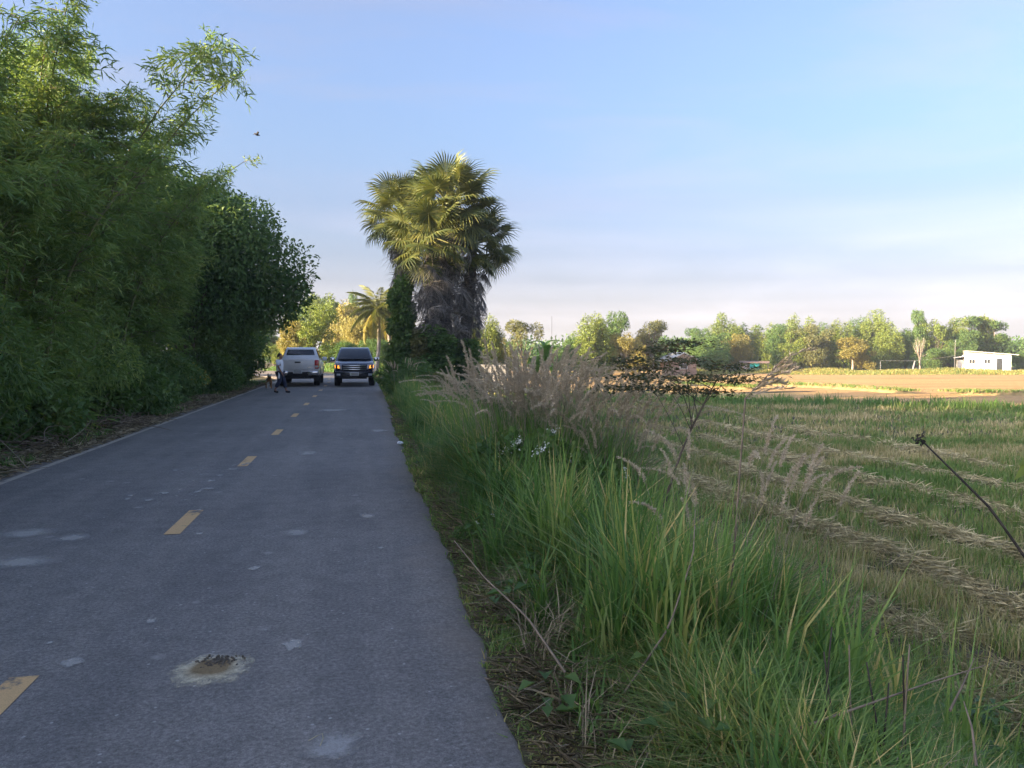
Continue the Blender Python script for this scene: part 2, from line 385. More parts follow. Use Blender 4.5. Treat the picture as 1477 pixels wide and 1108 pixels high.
def mat_asphalt():
    m, n, b, N, noise, ramp, mixc, bump, pos = graph('worn_asphalt')
    big = noise(pos, .55, 6, .6)
    mp_ = N('ShaderNodeMapping'); mp_.inputs['Scale'].default_value = (2.2, .14, 1); n.links.new(pos, mp_.inputs['Vector'])
    streak = noise(mp_.outputs[0], 1.0, 5)
    base = ramp(big, [(.3, (.150, .140, .132)), (.5, (.184, .172, .161)), (.72, (.228, .211, .193))])
    base = mixc(ramp(streak, [(.42, bwv(0)), (.75, bwv(.85))]), base, (.25, .228, .205))
    fine = noise(pos, 150, 3, .7)
    base = mixc(.75, base, ramp(fine, [(.30, bwv(.45)), (.5, bwv(1.0)), (.68, bwv(1.45))]), 'MULTIPLY')
    base = mixc(.75, base, ramp(noise(pos, 42, 4, .75), [(.33, bwv(.5)), (.5, bwv(1.0)), (.66, bwv(1.6))]), 'MULTIPLY')
    base = mixc(.8, base, ramp(noise(pos, 5.5, 6, .7), [(.35, bwv(.82)), (.65, bwv(1.16))]), 'MULTIPLY')
    v = N('ShaderNodeTexVoronoi', Scale=26.0); n.links.new(pos, v.inputs['Vector'])
    wv = N('ShaderNodeTexWhiteNoise'); n.links.new(v.outputs['Position'], wv.inputs['Vector'])
    # pale chips of aggregate, a few per square metre
    chip = N('ShaderNodeMath', operation='MULTIPLY')
    a = ramp(v.outputs['Distance'], [(.16, bwv(1)), (.26, bwv(0))]); c = ramp(wv.outputs['Value'], [(.955, bwv(0)), (.965, bwv(1))])
    n.links.new(a, chip.inputs[0]); n.links.new(c, chip.inputs[1])
    base = mixc(chip.outputs[0], base, (.40, .385, .36))
    v2 = N('ShaderNodeTexVoronoi', Scale=4.3); n.links.new(pos, v2.inputs['Vector'])
    w2 = N('ShaderNodeTexWhiteNoise'); n.links.new(v2.outputs['Position'], w2.inputs['Vector'])
    ch2 = N('ShaderNodeMath', operation='MULTIPLY'); ns = noise(pos, 14, 4)
    a2 = N('ShaderNodeMath', operation='MULTIPLY_ADD'); n.links.new(ns, a2.inputs[0]); a2.inputs[1].default_value = .28; n.links.new(v2.outputs['Distance'], a2.inputs[2])
    n.links.new(ramp(a2.outputs[0], [(.24, bwv(1)), (.36, bwv(0))]), ch2.inputs[0]); n.links.new(ramp(w2.outputs['Value'], [(.93, bwv(0)), (.95, bwv(.6))]), ch2.inputs[1])
    base = mixc(ch2.outputs[0], base, (.38, .36, .33))
    # old soft cracks
    v3 = N('ShaderNodeTexVoronoi', feature='DISTANCE_TO_EDGE', Scale=.9); 
    d3 = N('ShaderNodeVectorMath', operation='ADD'); nv = N('ShaderNodeTexNoise', Scale=2.0, Detail=6.0); n.links.new(pos, nv.inputs['Vector']); n.links.new(pos, d3.inputs[0]); n.links.new(nv.outputs['Color'], d3.inputs[1]); n.links.new(d3.outputs[0], v3.inputs['Vector'])
    cr = ramp(v3.outputs['Distance'], [(.0, bwv(.55)), (.012, bwv(0))])
    crm = N('ShaderNodeMath', operation='MULTIPLY'); n.links.new(cr, crm.inputs[0]); n.links.new(ramp(noise(pos, .35, 3), [(.5, bwv(0)), (.62, bwv(1))]), crm.inputs[1])
    base = mixc(crm.outputs[0], base, (.09, .086, .085))
    # dust that collects along both edges of the carriageway
    sx = N('ShaderNodeSeparateXYZ'); n.links.new(pos, sx.inputs[0])
    e1 = N('ShaderNodeMath', operation='ADD'); n.links.new(sx.outputs[0], e1.inputs[0]); e1.inputs[1].default_value = 2.0
    e2 = N('ShaderNodeMath', operation='ABSOLUTE'); n.links.new(e1.outputs[0], e2.inputs[0])
    e3 = N('ShaderNodeMath', operation='MULTIPLY_ADD'); n.links.new(noise(pos, 1.3, 5), e3.inputs[0]); e3.inputs[1].default_value = .9; n.links.new(e2.outputs[0], e3.inputs[2])
    e4 = N('ShaderNodeMath', operation='MULTIPLY'); n.links.new(e3.outputs[0], e4.inputs[0]); e4.inputs[1].default_value = .25
    base = mixc(ramp(e4.outputs[0], [(.70, bwv(0)), (.86, bwv(.8))]), base, (.29, .235, .18))
    n.links.new(base, b.inputs['Base Color'])
    b.inputs['Roughness'].default_value = .78; b.inputs['Specular IOR Level'].default_value = .35
    bump(fine, .7, .008)
    return m
def mat_ground():
    m, n, b, N, noise, ramp, mixc, bump, pos = graph('verge_soil')
    base = ramp(noise(pos, 1.1, 7, .65), [(.3, (.075, .06, .042)), (.5, (.14, .11, .075)), (.7, (.22, .175, .12))])
    base = mixc(ramp(noise(pos, .22, 4), [(.4, bwv(0)), (.65, bwv(.75))]), base, (.065, .085, .032))
    fine = noise(pos, 60, 4, .7)
    base = mixc(.6, base, ramp(fine, [(.3, bwv(.5)), (.7, bwv(1.5))]), 'MULTIPLY')
    n.links.new(base, b.inputs['Base Color']); b.inputs['Roughness'].default_value = .95; b.inputs['Specular IOR Level'].default_value = .1
    bump(fine, .7, .02)
    return m
def mat_field():
    m, n, b, N, noise, ramp, mixc, bump, pos = graph('dry_stubble_field')
    mp_ = N('ShaderNodeMapping'); mp_.inputs['Rotation'].default_value = (0, 0, R(40)); mp_.inputs['Scale'].default_value = (.05, .55, 1); n.links.new(pos, mp_.inputs['Vector'])
    st = noise(mp_.outputs[0], 1.0, 6, .6)
    base = ramp(st, [(.3, (.42, .25, .11)), (.5, (.55, .345, .155)), (.7, (.64, .42, .20))])
    base = mixc(ramp(noise(pos, .06, 4), [(.45, bwv(0)), (.7, bwv(.6))]), base, (.44, .37, .15))
    fine = noise(pos, 5, 5, .7)
    base = mixc(.7, base, ramp(fine, [(.3, bwv(.6)), (.7, bwv(1.3))]), 'MULTIPLY')
    n.links.new(base, b.inputs['Base Color']); b.inputs['Roughness'].default_value = .95; b.inputs['Specular IOR Level'].default_value = .1
    bump(fine, .8, .15)
    return m
def mat_paint(name, col, wear):
    m, n, b, N, noise, ramp, mixc, bump, pos = graph(name)
    base = mixc(ramp(noise(pos, 5, 7, .7), [(wear, bwv(0)), (wear + .12, bwv(1))]), col, (.13, .125, .12))
    fine = noise(pos, 150, 3, .7)
    base = mixc(.55, base, ramp(fine, [(.3, bwv(.6)), (.7, bwv(1.3))]), 'MULTIPLY')
    n.links.new(base, b.inputs['Base Color']); b.inputs['Roughness'].default_value = .7
    bump(fine, .4, .004)
    return m
def mat_patch(name, inner, outer, amount):
    """dust or sand lying on asphalt: thins out towards its rim (v: 0 centre, 1 rim)"""
    m, n, b, N, noise, ramp, mixc, bump, pos = graph(name)
    a = N('ShaderNodeAttribute', attribute_name='v')
    ns = noise(pos, 13, 8, .8)
    sm = N('ShaderNodeMath', operation='MULTIPLY_ADD'); n.links.new(ns, sm.inputs[0]); sm.inputs[1].default_value = 1.5; n.links.new(a.outputs['Fac'], sm.inputs[2])
    al = ramp(sm.outputs[0], [(.62, bwv(amount)), (1.0, bwv(amount * .75)), (1.0, bwv(amount * .75))])
    s2 = N('ShaderNodeMath', operation='MULTIPLY'); n.links.new(sm.outputs[0], s2.inputs[0]); s2.inputs[1].default_value = .46
    al = ramp(s2.outputs[0], [(.52, bwv(amount)), (.80, bwv(0))])
    col = ramp(a.outputs['Fac'], [(.40, inner), (.68, outer)])
    fine = noise(pos, 120, 3, .7)
    col = mixc(.6, col, ramp(fine, [(.3, bwv(.55)), (.7, bwv(1.4))]), 'MULTIPLY')
    n.links.new(col, b.inputs['Base Color']); b.inputs['Roughness'].default_value = .95; b.inputs['Specular IOR Level'].default_value = .1
    n.links.new(al, b.inputs['Alpha']); bump(fine, .6, .006)
    return m
m_asphalt, m_ground, m_field = mat_asphalt(), mat_ground(), mat_field()
m_yellow = mat_paint('yellow_road_paint', (.66, .42, .19), .55)
m_edgeline = mat_paint('worn_white_paint', (.44, .39, .32), .54)
m_sand = mat_patch('sand_in_pothole', (.26, .19, .105), (.78, .70, .50), .97)
m_dust = mat_patch('pale_dust', (.60, .58, .53), (.50, .48, .44), .5)
m_cement = mat_patch('cement_patch', (.36, .35, .335), (.40, .385, .36), .9)

# ------------------------------------------------------------------ setting: ground, road, fields
def axis(lo, hi, step, far):
    a = list(np.arange(lo, hi + 1e-6, step)); s = step
    while a[-1] < far: s *= 1.5; a.append(a[-1] + s)
    s = step
    while a[0] > -far: s *= 1.5; a.insert(0, a[0] - s)
    return np.array(a)
gx, gy = axis(-14, 16, .3, 1200), axis(-6, 60, .5, 1200)
GX, GY = np.meshgrid(gx, gy)
GZ = tz(GX, GY)
V = np.stack([GX, GY, GZ], -1).reshape(-1, 3)
nx, ny = len(gx), len(gy)
i = (np.arange(ny - 1)[:, None] * nx + np.arange(nx - 1)[None]).ravel()
T = np.concatenate([np.stack([i, i + 1, i + nx + 1], 1), np.stack([i, i + nx + 1, i + nx], 1)])
tag(obj('ground', mesh_np('ground', V, T, m_ground, smooth=True)), kind='structure')

def road_frame(s):
    """centre-line point, right-hand unit vector and heading; straight to y=42, then a bend to the left"""
    cx, y0, Rb, amax = -1.98, 42.0, 34.0, R(62)
    if s <= y0: return np.array([cx, s]), np.array([1.0, 0.0])
    a = (s - y0) / Rb
    if a <= amax: return np.array([cx - Rb * (1 - math.cos(a)), y0 + Rb * math.sin(a)]), np.array([math.cos(a), math.sin(a)])
    p = np.array([cx - Rb * (1 - math.cos(amax)), y0 + Rb * math.sin(amax)]); e = s - y0 - amax * Rb
    return p + e * np.array([-math.sin(amax), math.cos(amax)]), np.array([math.cos(amax), math.sin(amax)])
ss = np.concatenate([np.arange(-40, -2, 2.0), np.arange(-2, 30, .2), np.arange(30, 150, 1.0)])
rows = []
for s in ss:
    c, r = road_frame(s); el, er = float(edge_l(s)) + 1.98, float(edge_r(s)) + 1.98
    offs = [el - .04, el] + list(np.linspace(el + .3, er - .3, 6)) + [er, er + .04]
    rows.append([(c[0] + r[0] * o_, c[1] + r[1] * o_, -.05 if k in (0, 9) else (-.012 if k in (1, 8) else 0.0)) for k, o_ in enumerate(offs)])
V = np.array(rows).reshape(-1, 3); nx, ny = 10, len(ss)
i = (np.arange(ny - 1)[:, None] * nx + np.arange(nx - 1)[None]).ravel()
T = np.concatenate([np.stack([i, i + 1, i + nx + 1], 1), np.stack([i, i + nx + 1, i + nx], 1)])
road = tag(obj('road', mesh_np('road', V, T, m_asphalt, smooth=True)), kind='structure')
def ribbon(name, s0, s1, off, wd, m, z=.004, n=6):
    P = []
    for s in np.linspace(s0, s1, n):
        c, r = road_frame(s)
        for o_ in (off - wd / 2, off + wd / 2): P.append((c[0] + r[0] * o_, c[1] + r[1] * o_, z))
    T_ = [t for k in range(n - 1) for t in ((2 * k, 2 * k + 1, 2 * k + 3), (2 * k, 2 * k + 3, 2 * k + 2))]
    return obj(name, mesh_np(name, np.array(P), np.array(T_), m), road)
for k in range(14):
    yc = 3.72 + 4.15 * k
    ribbon('centre_dash', yc - .53, yc + .53, .29, .14, m_yellow)
ribbon('edge_line', 4, 75, -2.43, .10, m_edgeline, n=60)

near = np.array([(-8, 78), (9, 57), (20, 45.3), (34, 34.8), (70, 8), (125, -32)], float)
far = np.array([(-14, 118), (15, 118), (50, 113), (100, 106), (170, 98), (260, 60)], float)
def lerp_poly(P, t):
    k = np.clip(t * (len(P) - 1), 0, len(P) - 1 - 1e-6); i_ = int(k); return P[i_] + (P[i_ + 1] - P[i_]) * (k - i_)
NS, NT = 80, 60
V = np.zeros((NS, NT, 3))
for a in range(NS):
    p, q = lerp_poly(near, a / (NS - 1)), lerp_poly(far, a / (NS - 1))
    for c in range(NT):
        t = (c / (NT - 1)) ** 1.6
        xy = p + (q - p) * t
        V[a, c] = (*xy, FIELD_Z - .02)
V[..., 2] += .05 * vnoise(V[..., 0], V[..., 1], 2.3, 5)
V = V.reshape(-1, 3)
i = (np.arange(NS - 1)[:, None] * NT + np.arange(NT - 1)[None]).ravel()
T = np.concatenate([np.stack([i, i + 1, i + NT + 1], 1), np.stack([i, i + NT + 1, i + NT], 1)])
tag(obj('harvested_field', mesh_np('harvested_field', V, T, m_field, smooth=True)), kind='structure')
m_bund = mat('bund_earth', (.30, .22, .10), .95, var=.35, scale=2, bump=.4)
def bund(pts, wdt, hgt):
    P = np.array(pts, float); n = 40; rows_ = []
    ts = np.linspace(0, 1, n)
    C_ = np.array([lerp_poly(P, t) for t in ts]); Tn = nrm(np.gradient(C_, axis=0)); Nn = np.stack([-Tn[:, 1], Tn[:, 0]], 1)
    V_ = []
    for c, nn_, t in zip(C_, Nn, ts):
        hh = hgt * min(1, 8 * t, 8 * (1 - t)) * (.8 + .4 * random.random())
        for o_, z in ((-1, -.05), (-.45, hh * .9), (0, hh), (.45, hh * .85), (1, -.05)): V_.append((c[0] + nn_[0] * o_ * wdt, c[1] + nn_[1] * o_ * wdt, FIELD_Z + z))
    i_ = (np.arange(n - 1)[:, None] * 5 + np.arange(4)[None]).ravel()
    T_ = np.concatenate([np.stack([i_, i_ + 1, i_ + 6], 1), np.stack([i_, i_ + 6, i_ + 5], 1)])
    tag(obj('field_bund', mesh_np('field_bund', np.array(V_), T_, m_bund, smooth=True)), kind='structure')
    return C_
def gpt(px, py, z=FIELD_Z):
    up = -(py - 505.0); D = (CAM_H - z) * FPX / (py - 505.0)
    p = at(px, py, D); return (p.x, p.y)
bund_lines = [bund([gpt(1105, 556), gpt(1200, 560), gpt(1315, 568)], .7, .38),
              bund([gpt(1370, 569), gpt(1440, 570), gpt(1560, 571), gpt(1700, 574)], .7, .34),
              bund([gpt(980, 556), gpt(1040, 560), gpt(1090, 562)], .6, .28)]

# patches of dust and sand on the asphalt
def blob_sheet(name, px, py, rx, ry, m, label, cat='road patch', z=.006, seed=0, dome=0.0, n=40, rings=7):
    x, y = gpt(px, py, 0.0); r_ = np.random.default_rng(seed)
    an = np.arange(n) * 2 * math.pi / n
    wob = 1 + sum(r_.normal() * .10 / k * np.cos(k * an + r_.random() * 6.3) for k in range(1, 8))
    P = [(0, 0, z + dome)]; vv = [0.0]
    for k in range(1, rings + 1):
        t = k / rings
        for a, w_ in zip(an, wob):
            P.append((rx * t * w_ * math.cos(a), ry * t * w_ * math.sin(a), z + dome * (1 - t * t) * (.6 + .8 * r_.random()))); vv.append(t)
    T_ = [(0, 1 + j, 1 + (j + 1) % n) for j in range(n)]
    for k in range(rings - 1):
        for j in range(n):
            a, b_ = 1 + k * n + j, 1 + k * n + (j + 1) % n
            T_ += [(a, a + n, b_ + n), (a, b_ + n, b_)]
    o = obj(name, mesh_np(name, np.array(P), np.array(T_), m, np.array(vv), smooth=True), None, (x, y, 0))
    return tag(o, label, cat)
pot = blob_sheet('sand_filled_pothole', 306, 970, .215, .22, m_sand, 'shallow pothole filled with tan sand and gravel in the road foreground', 'pothole', seed=3, dome=.006)
A = Acc(); r_ = np.random.default_rng(5)
for k in range(190):
    a, q = r_.random() * 6.28, abs(r_.normal()) * .062
    c = np.array([.04 + q * math.cos(a), .05 + q * .9 * math.sin(a), .012]); s = .002 + .006 * r_.random() ** 2
    b_ = box(-s, s, -s * .8, s * .8, -s * .6, s * .7); rot = np.array(Euler(tuple(r_.random(3) * 3)).to_matrix())
    A.add((b_[0] @ rot.T + c, b_[1]))
tag(obj('gravel', A.mesh('gravel', mat('gravel_stone', (.12, .10, .075), .9, var=.5, scale=40)), pot), kind='stuff')
blob_sheet('dust_patch', 430, 771, .15, .17, m_dust, 'pale dusty smudge on the asphalt ahead of the sand filled pothole', seed=8)
blob_sheet('dust_patch', 530, 747, .10, .14, m_dust, 'small pale patch near the right lane edge beyond the pale smudge', seed=9)
blob_sheet('dust_patch', 38, 773, .26, .22, m_dust, 'pale worn patch at the far left of the road', seed=10)
blob_sheet('dust_patch', 105, 779, .16, .18, m_dust, 'light worn patch just right of the far left pale patch', seed=11)
blob_sheet('dust_patch', 30, 815, .30, .22, m_dust, 'wide dusty patch at the left edge nearest the camera', seed=12)
def flecks(px, py, sx_, sy_, n, label, seed):
    x, y = gpt(px, py, 0.0); r_ = np.random.default_rng(seed); A_ = Acc()
    for k in range(n):
        c = np.array([r_.normal() * sx_, r_.normal() * sy_, .0055 + .0004 * (k % 9)]); rr = .010 + .042 * r_.random() ** 3; m_ = 11; an = np.arange(m_) * 2 * math.pi / m_
        q = rr * (.5 + .9 * r_.random(m_)); V_ = [c] + [c + np.array([q[j] * math.cos(an[j]) * 1.1, q[j] * math.sin(an[j]) * 1.5, 0]) for j in range(m_)]
        A_.add((V_, [(0, 1 + j, 1 + (j + 1) % m_) for j in range(m_)], np.array([.1] + [.62] * m_)))
    tag(obj('dust_flecks', A_.mesh('dust_flecks', m_dust), None, (x, y, 0)), label, kind='stuff')
flecks(262, 712, .22, .35, 60, 'scatter of pale flecks left of the second yellow dash', 13)
flecks(305, 682, .28, .5, 70, 'pale flecks left of the third yellow dash', 14)
flecks(350, 850, .9, .9, 22, 'small pale flecks spread over the near asphalt', 15)
flecks(485, 640, .42, 2.2, 36, 'pale flecks spread over the right lane', 18)
blob_sheet('dust_patch', 445, 655, .18, .3, m_dust, 'faint pale spot in the right lane level with third dash', seed=15)
blob_sheet('dust_patch', 545, 622, .22, .35, m_dust, 'pale smear near the right road edge by white litter', seed=16)
blob_sheet('dust_patch', 480, 592, .5, .6, m_dust, 'pale broken patch in the right lane short of the dark pickup', seed=17)
o = blob_sheet('cement_patch', 482, 1090, .15, .13, m_cement, 'grey cement repair patch with straw lying on it', 'road patch', seed=21)
x, y = gpt(445, 1085, 0)
tag(obj('straw_stem', Acc().add(tube([(0, 0, .014), (.03, .03, .016), (.055, .05, .015), (.06, .01, .014), (.05, -.05, .013)], .0018, 4)).mesh('straw_stem', m_straw), None, (x, y, 0)), 'bent yellow straw stem lying on the cement patch', 'straw')

# ------------------------------------------------------------------ bamboo and trees
def bamboo_meshes(seed, H, nculm, spread, per, lean_bias=(0, 0), tstart=.10, leafL=.2, leggy=0.0):
    g = np.random.default_rng(seed); culms = Acc(); fol = Acc(); twigs = Acc()
    for c in range(nculm):
        a = g.random() * 6.283; q = spread * math.sqrt(g.random())
        base = np.array([q * math.cos(a), q * math.sin(a), -.1]); out = np.array([math.cos(a), math.sin(a), 0]) * (.10 + .22 * g.random()) + np.array([*lean_bias, 0]) * (.5 + g.random())
        h = H * (.68 + .32 * g.random()); ts = np.linspace(0, 1, 11)
        def cp(t): t = np.asarray(t)[..., None]; return base + np.array([0, 0, 1.0]) * h * (t - .12 * t ** 3) + out * h * (t ** 2.2)
        culms.add(tube(cp(ts), .045 * (1 - .82 * ts), 5))
        nb = int(per)
        tb = tstart + (1 - tstart) * g.random(nb) ** (.9 - .3 * leggy)
        p0 = cp(tb); az = g.random(nb) * 6.283; bl = (.55 + 1.05 * g.random(nb)) * (1.12 - .62 * tb) * (H / 9) ** .5
        d0 = np.stack([np.cos(az), np.sin(az), .25 + .5 * g.random(nb)], 1)
        nl = 44
        for k in range(0, nb, 2):
            u = np.linspace(0, 1, 4)[:, None]
            twigs.add(tube(p0[k] + d0[k] * bl[k] * u + np.array([0, 0, -1.0]) * bl[k] * .55 * u * u, [.012, .008, .005, .003], 3), .35)
        u = (.12 + .88 * g.random((nb, nl)))
        P = p0[:, None] + d0[:, None] * bl[:, None, None] * u[..., None] + np.array([0, 0, -1.0]) * (bl[:, None] * .55 * u * u)[..., None]
        P = (P + g.normal(size=P.shape) * .075).reshape(-1, 3)
        D = np.repeat(d0, nl, 0) * .8 + g.normal(size=P.shape) * .65 + np.array([0, 0, -.55])
        n = len(P)
        vl = np.clip(np.repeat(.30 + .3 * g.random(nb), nl) + .25 * (g.random(n) - .35), 0, 1)
        fol.add(leaves(P, D, g.normal(size=P.shape), leafL * (.65 + .7 * g.random(n)), leafL * .15 * (.7 + .6 * g.random(n)), .15, vl))
    return culms.mesh('culms', m_culm, True), twigs.mesh('twigs', m_twig), fol.mesh('foliage', m_bamboo)
def bamboo_thing(ms, label, loc, rz=0, sc=1.0, group=None):
    t = thing('bamboo_clump', label, 'bamboo', loc, rz, group, sc)
    tag(obj('culms', ms[0], t), kind='stuff'); tag(obj('twigs', ms[1], t), kind='stuff'); tag(obj('foliage', ms[2], t), kind='stuff')
    return t
bm_a = bamboo_meshes(1, 8.2, 16, 1.25, 66)
bm_b = bamboo_meshes(2, 7.6, 16, 1.45, 66, tstart=.04)
bm_c = bamboo_meshes(3, 11.0, 14, 1.1, 68, leggy=1.0, tstart=.16)
bm_e = bamboo_meshes(6, 9.4, 14, 1.0, 70, lean_bias=(.20, .0), tstart=.08)
bm_d = bamboo_meshes(4, 10.3, 11, .8, 66, lean_bias=(.14, .02), tstart=.18)
def onz(x, y, dz=-.03): return (x, y, tz1(x, y) + dz)
G_B = 'bamboo clumps along the left roadside'
BL = [
    (bm_a, -7.6, 9.5, .3, (1, 1, .92), 'dense green bamboo clump nearest the camera at the left edge'),
    (bm_b, -7.5, 12.6, 1.7, (1, 1, .90), 'shaded feathery bamboo clump just past the left frame edge'),
    (bm_b, -7.3, 15.6, 3.0, (1, 1, .88), 'drooping low bamboo clump below the thin bare culms'),
    (bm_a, -7.2, 18.6, 4.4, (1, 1, .88), 'dense bamboo clump below the tall leaning culms'),
    (bm_d, -7.4, 20.2, 0, (1.1, 1.1, 1.14), 'tall bamboo clump leaning toward the road with feathery tips'),
    (bm_e, -6.9, 21.9, 0, (1, 1, 1), 'full bamboo clump arching over the verge next to the tallest leaning culms'),
    (bm_b, -7.2, 23.2, 5.2, (1, 1, .80), 'lower bamboo clump beside the dark round-crowned tree'),
    (bm_a, -7.6, 26.2, 2.2, (1, 1, .78), 'low bamboo clump half under the dark tree crown'),
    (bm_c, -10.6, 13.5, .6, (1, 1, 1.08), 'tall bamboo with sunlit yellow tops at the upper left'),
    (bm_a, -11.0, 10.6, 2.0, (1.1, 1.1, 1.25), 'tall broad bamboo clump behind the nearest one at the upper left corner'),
    (bm_c, -10.6, 16.5, 2.6, (1, 1, .94), 'tall thin bamboo with sparse tips behind the front clumps'),
    (bm_d, -9.0, 18.6, .4, (1, 1, .98), 'bamboo with sparse dark tips standing behind the leaning clump'),
    (bm_a, -14.2, 28.6, 1.0, (1.3, 1.3, 1.28), 'back row bamboo hidden behind the dark round-crowned tree'),
    (bm_a, -14.5, 33.0, 1.9, (1.4, 1.4, 1.5), 'broad bamboo at the back behind the dark round-crowned tree'),
    (bm_a, -14.5, 37.5, 3.1, (1.4, 1.4, 1.45), 'back row bamboo behind the second dark tree'),
    (bm_a, -14.8, 41.5, 5.1, (1.3, 1.3, 1.3), 'broad bamboo behind the roadside trees near the bend'),
    (bm_b, -14.2, 26.2, 0.3, (1.3, 1.3, 1.38), 'thick back bamboo left of the dark round-crowned tree'),
    (bm_b, -17.5, 25.2, 1.3, (1.4, 1.4, 1.55), 'outermost thick bamboo left behind the dark round-crowned tree'),
    (bm_b, -17.5, 29.4, 2.6, (1.4, 1.4, 1.55), 'outermost thick bamboo straight behind the dark round-crowned tree'),
    (bm_a, -15.0, 24.0, 2.7, (1.4, 1.4, 1.25), 'broad bamboo at the back behind the leaning clump'),
    (bm_c, -12.5, 23.5, 4.0, (1, 1, .85), 'back row bamboo between the leaning clump and dark tree'),
]
for ms, x, y, rz, sc_, lb in BL:
    t = bamboo_thing(ms, lb, onz(x, y), rz, sc_, G_B)
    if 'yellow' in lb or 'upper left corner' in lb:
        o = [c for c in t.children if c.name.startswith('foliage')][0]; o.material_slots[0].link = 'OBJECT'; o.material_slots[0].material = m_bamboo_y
for k, (x, y) in enumerate([(-7.4, 6.4), (-7.6, 3.8), (-7.8, 1.2), (-7.8, -1.4), (-8, -4), (-8, -6.8), (-8.2, -9.8), (-9.2, 5.2), (-9.4, 2.4), (-9.6, -.2), (-9.6, -3), (-9.8, -6), (-11.6, 8.2), (-11.6, 5.2)]):
    bamboo_thing((bm_b, bm_a)[k % 2] if k < 12 else bm_b, 'bamboo clump on the left roadside beside or behind the camera', onz(x, y), k * 1.3, (1.1, 1.1, (.9, .72, .6)[min(k, 2)]) if k < 7 else ((1.1, 1.1, .62) if k < 12 else (1.2, 1.2, 1.2)), 'bamboo clumps beside the camera out of frame')

def crown(g, blobs, n, Ls, Ws, up=.0, out=.5, shell=.55, droop=.1, lump=.22, vv=None):
    """blobs: (x,y,z,rx,ry,rz)"""
    B = np.array(blobs, float); wgt = (B[:, 3] * B[:, 4] + B[:, 3] * B[:, 5]) ** 1.0; wgt /= wgt.sum()
    k = g.choice(len(B), n, p=wgt); b = B[k]
    d = nrm(g.normal(size=(n, 3)))
    q = shell + (1 - shell) * g.random(n) ** .5
    ph = g.random((6, 3)) * 7
    lum = sum(np.sin(d @ (rng.normal(size=3) * 4) + ph[j, 0] + k * 1.7) for j in range(4)) * .25
    q = q * (1 + lump * lum)
    P = b[:, :3] + d * b[:, 3:] * q[:, None]
    D = d * out + g.normal(size=(n, 3)) * .7 + np.array([0, 0, up])
    v = np.clip(.35 + .25 * g.random(n) + .25 * lum, 0, 1) if vv is None else vv
    return leaves(P, D, g.normal(size=(n, 3)), Ls * (.7 + .6 * g.random(n)), Ws * (.7 + .6 * g.random(n)), droop, v)
def limbs(g, base, blobs, r0, fork=.35, k=7):
    A_ = Acc(); B = np.array(blobs, float); base = np.array(base, float)
    top = np.array([B[:, 0].mean(), B[:, 1].mean(), B[:, 2].min() * .6 + B[:, 2].mean() * .4])
    ts = np.linspace(0, 1, 7)[:, None]
    side = np.array([g.normal() * .04, g.normal() * .04, 0]) * np.linalg.norm(top - base)
    st = base + (top - base) * ts + side * np.sin(ts * 3.1)
    A_.add(tube(st, r0 * (1.25 - .75 * ts[:, 0]), k))
    for b in B:
        f = st[int(6 * (fork + (1 - fork) * g.random()))]
        e = b[:3] + np.array([0, 0, b[5] * .3]); m_ = (f + e) / 2 + np.array([0, 0, -.1 * np.linalg.norm(e - f)])
        u = np.linspace(0, 1, 6)[:, None]
        A_.add(tube((1 - u) ** 2 * f + 2 * u * (1 - u) * m_ + u * u * e, r0 * .45 * (1 - .8 * u[:, 0]), 5))
    return A_
def blobset(g, n, cx, cy, cz, sx, sy, sz, r0, r1):
    return [(cx + sx * g.uniform(-1, 1), cy + sy * g.uniform(-1, 1), cz + sz * g.uniform(-1, 1), *(lambda r: (r, r, r * .85))(g.uniform(r0, r1))) for _ in range(n)]
def tree_thing(name, label, loc, tm, cm, cmat=None, rz=0, sc=1.0, group=None, cat='tree'):
    t = thing(name, label, cat, loc, rz, group, sc)
    obj('trunk', tm, t); o = tag(obj('crown', cm, t), kind='stuff')
    if cmat: o.material_slots[0].link = 'OBJECT'; o.material_slots[0].material = cmat
    return t

# broad dark tree hanging over the road, and one behind it
g = np.random.default_rng(21)
bl = [(0, 0, 5.4, 2.2, 2.4, 1.9), (1.5, -.8, 4.9, 1.9, 1.9, 1.7), (2.6, .4, 4.0, 1.7, 1.8, 1.5), (3.2, -.2, 3.3, 1.2, 1.3, 1.0), (.6, .8, 6.3, 1.7, 1.7, 1.2), (-1.6, -1.2, 5.2, 1.8, 1.8, 1.7), (-1.2, -.4, 6.4, 1.6, 1.6, 1.1), (1.2, -.8, 3.2, 1.7, 1.6, 1.4), (-.8, -1.6, 3.6, 1.8, 1.6, 1.6), (.2, 1.2, 3.4, 2.0, 1.8, 1.8), (2.0, .6, 5.6, 1.3, 1.3, 1.1)]
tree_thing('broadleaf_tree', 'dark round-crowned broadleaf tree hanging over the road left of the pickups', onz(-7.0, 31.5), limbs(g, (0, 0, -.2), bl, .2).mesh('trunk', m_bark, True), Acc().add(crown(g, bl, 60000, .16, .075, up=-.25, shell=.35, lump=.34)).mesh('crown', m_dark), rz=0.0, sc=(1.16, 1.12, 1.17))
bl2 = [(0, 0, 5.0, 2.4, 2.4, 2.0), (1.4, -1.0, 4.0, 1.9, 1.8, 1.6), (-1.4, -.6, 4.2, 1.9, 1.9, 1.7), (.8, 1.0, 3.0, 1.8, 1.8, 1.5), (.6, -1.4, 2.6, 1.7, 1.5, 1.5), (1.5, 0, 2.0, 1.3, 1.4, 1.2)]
tree_thing('broadleaf_tree', 'dark leafy tree behind the round-crowned one above the white pickup', onz(-7.4, 38.5), limbs(g, (0, 0, -.2), bl2, .18).mesh('trunk', m_bark, True), Acc().add(crown(g, bl2, 30000, .18, .09, up=-.2, shell=.4, lump=.32)).mesh('crown', m_dark))
